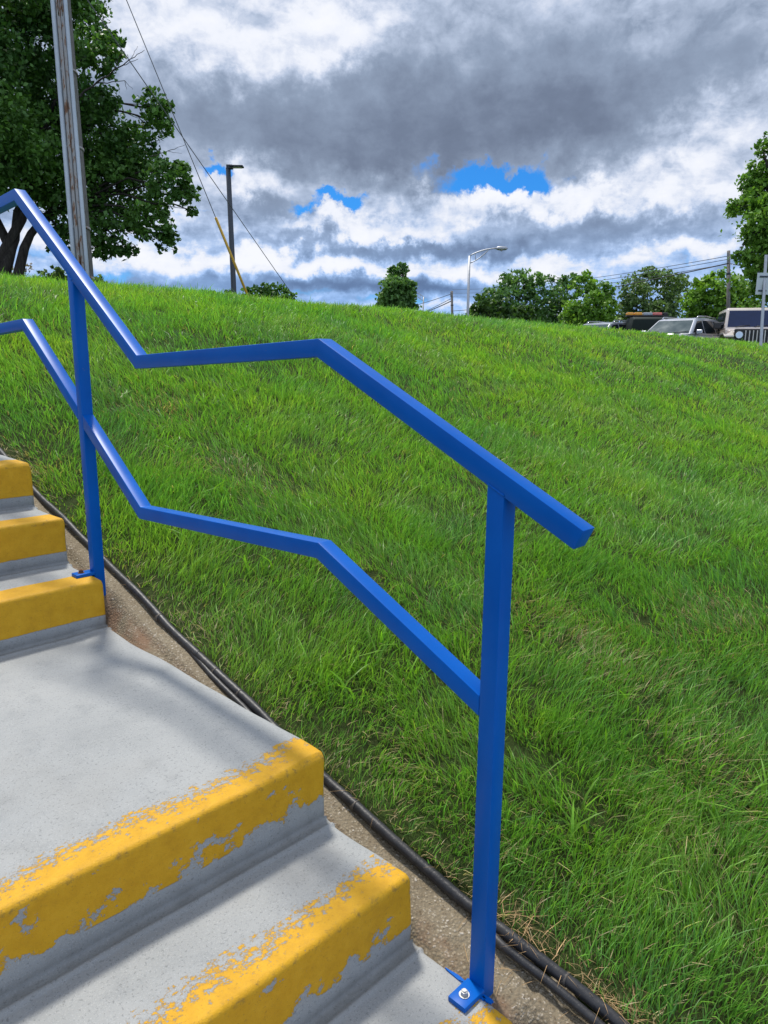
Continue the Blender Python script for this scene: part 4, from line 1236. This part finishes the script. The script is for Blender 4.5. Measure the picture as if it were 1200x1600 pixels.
# dark truck with a warning light bar
def truck(loc, heading):
    root = empty('dark_truck', loc, heading); tag(root, 'dark truck with an amber and red light bar on its roof, behind the silver car', 'truck', CG)
    m = MB(); m.box((0, 2.6, .80), (1.95, 5.3, .62), bev=.10, seg=3); m.build('body', M_DKCAR, root)
    m = MB(); prof = [(1.35, 1.08), (1.95, 1.80), (2.3, 1.88), (3.3, 1.88), (3.5, 1.80), (3.62, 1.08)]
    Lf = [m.bm.verts.new((-.88 + (z - 1.08) * .20, y, z)) for y, z in prof]; Rt = [m.bm.verts.new((.88 - (z - 1.08) * .20, y, z)) for y, z in prof]
    m.bm.faces.new(Lf); m.bm.faces.new(Rt[::-1])
    for k in range(6):
        k2 = (k + 1) % 6; m.bm.faces.new((Lf[k2], Lf[k], Rt[k], Rt[k2]))
    m.build('cab', M_DKCAR, root, bevel=.06, seg=3, angle=20)
    nrm = Vector((0, -.72, .6)).normalized()
    m = MB(); m.slab([Vector((-.76, 1.43, 1.18)) + nrm * .006, Vector((.76, 1.43, 1.18)) + nrm * .006, Vector((.66, 1.88, 1.72)) + nrm * .006, Vector((-.66, 1.88, 1.72)) + nrm * .006], nrm * .006); m.build('windscreen', M_GLASS, root)
    lbm = MB(); lbm.box((0, 2.5, 1.955), (1.66, .34, .05), bev=.015); lb_ = lbm.build('light_bar', M_BLK, root)
    AMB = simple('amber_lens', (.85, .36, .02), .25, coat=.4); RED = simple('red_lens', (.72, .17, .13), .3, coat=.4); CLR = simple('pale_lens', (.40, .42, .44), .25)
    for x, wd, mt_ in ((.68, .26, AMB), (.36, .30, AMB), (-.02, .36, CLR), (-.40, .34, RED), (-.70, .20, M_BLK)):
        m = MB(); m.box((x, 2.5, 2.035), (wd, .30, .11), bev=.03, seg=3); m.build('beacon_lens', mt_, lb_)
    for sx in (-1, 1):
        m = MB(); m.box((sx * .60, 2.5, 1.905), (.08, .2, .06)); m.build('bar_foot', M_BLK, lb_)
        m = MB(); m.box((sx * 1.05, 1.6, 1.28), (.2, .1, .28), bev=.03); m.build('wing_mirror', M_BLK, root)
    wheels(root, 3.4, 1.7, .38, .95)
    return root


pt = at(1020, 496.5, 30); fwd = Vector((FW[0], FW[1], 0)).normalized()
truck(Vector((pt.x, pt.y, LOT)) + fwd * 2.5, facing(-.10) + math.pi)


def offroader(loc, heading):
    root = empty('parked_offroader', loc, heading); tag(root, 'tan boxy off-road car with a slotted black grille and round headlights', 'car', CG)
    m = MB()                                                         # tub and bonnet
    m.box((0, 2.75, .86), (1.52, 2.7, .62), bev=.05, seg=3)
    m.build('body', M_TAN, root)
    m = MB(); v = [(-.62, .12, 1.02), (.62, .12, 1.02), (.72, 1.55, 1.16), (-.72, 1.55, 1.16)]
    m.slab([(x, y, z - .34) for x, y, z in v], (0, 0, .34)); m.build('bonnet', M_TAN, root, bevel=.05, seg=3)
    m = MB(); m.box((0, .075, .86), (1.34, .09, .50), bev=.035, seg=3); gr = m.build('grille_panel', M_BLK, root)
    for k in range(8):                                                # bars between the seven slots
        m = MB(); m.box((-.364 + k * .104, .018, .88), (.030, .035, .36), bev=.008); m.build('grille_bar', M_TAN, gr)
    for sx in (-1, 1):
        m = MB(); m.cyl((sx * .535, .022, .93), .105, .05, 'Y', 28, bev=.012); hl = m.build('headlight', M_LAMP, root)
        m = MB(); m.torus((sx * .535, .012, .93), .108, .014, 'Y'); m.build('headlight_ring', M_BLK, hl)
        m = MB(); m.cyl((sx * .535, .022, .70), .045, .04, 'Y', 16, bev=.006); m.build('turn_signal', simple('amber_signal', (.7, .25, .02), .3), root)
        # flat fenders
        m = MB(); m.slab([(sx * .66, .02, .86), (sx * .93, .06, .86), (sx * .95, .35, .99), (sx * .95, 1.05, .99), (sx * .93, 1.35, .70), (sx * .70, 1.35, .70), (sx * .70, 1.05, 1.0), (sx * .68, .35, 1.0)], (0, 0, .06)); m.build('fender', M_TAN, root, bevel=.02, seg=2)
        m = MB(); m.slab([(sx * .76, 2.95, .99), (sx * .95, 2.95, .99), (sx * .95, 3.75, .99), (sx * .76, 3.75, .99)], (0, 0, .06)); m.build('fender', M_BLK, root, bevel=.02, seg=2)
        m = MB(); m.box((sx * .97, 1.72, 1.27), (.22, .10, .20), bev=.03, seg=3); m.build('wing_mirror', M_BLK, root)
        for q in ([(1.80, 1.20), (2.02, 1.70), (2.65, 1.72), (2.65, 1.20)], [(2.78, 1.20), (2.78, 1.72), (3.85, 1.72), (3.95, 1.20)]):
            m = MB(); m.slab([(sx * (.768 - (z - 1.17) * .12), y, z) for y, z in (q if sx > 0 else q[::-1])], (sx * .008, 0, .001)); m.build('side_window', M_GLASS, root)
    m = MB(); prof = [(1.58, 1.16), (1.88, 1.78), (2.0, 1.83), (4.0, 1.82), (4.08, 1.17)]
    hwf = lambda z: .765 - (z - 1.16) * .12
    Lf = [m.bm.verts.new((-hwf(z), y, z)) for y, z in prof]; Rt = [m.bm.verts.new((hwf(z), y, z)) for y, z in prof]
    m.bm.faces.new(Lf); m.bm.faces.new(Rt[::-1])
    for k in range(5):
        k2 = (k + 1) % 5; m.bm.faces.new((Lf[k2], Lf[k], Rt[k], Rt[k2]))
    m.build('cabin', M_TAN, root, bevel=.03, seg=3, angle=20)
    nrm = Vector((0, -.62, .30)).normalized()
    m = MB(); ya = lambda z: 1.58 + (z - 1.16) * .30 / .62
    m.slab([Vector((x, ya(z), z)) + nrm * .005 for x, z in ((-.68, 1.22), (.68, 1.22), (.63, 1.73), (-.63, 1.73))], nrm * .006); ws = m.build('windscreen', simple('blue_tinted_screen', (.010, .022, .07), .10, 0, .35), root)
    for sx in (-.45, .1):
        m = MB(); m.tube([Vector((sx, ya(1.215), 1.215)) + nrm * .02, Vector((sx + .42, ya(1.27), 1.27)) + nrm * .02], .012, 6); m.build('wiper', M_BLK, ws)
    m = MB(); m.box((0, -.10, .58), (1.6, .16, .16), bev=.03); m.build('bumper', M_BLK, root)
    wheels(root, 2.45, 1.58, .39, .72)
    return root


pj = at(1186, 525, 24.0)
jeep = offroader(Vector((pj.x, pj.y, LOT)), facing(-.30)); jeep.scale = (1.11, 1.11, 1.11)
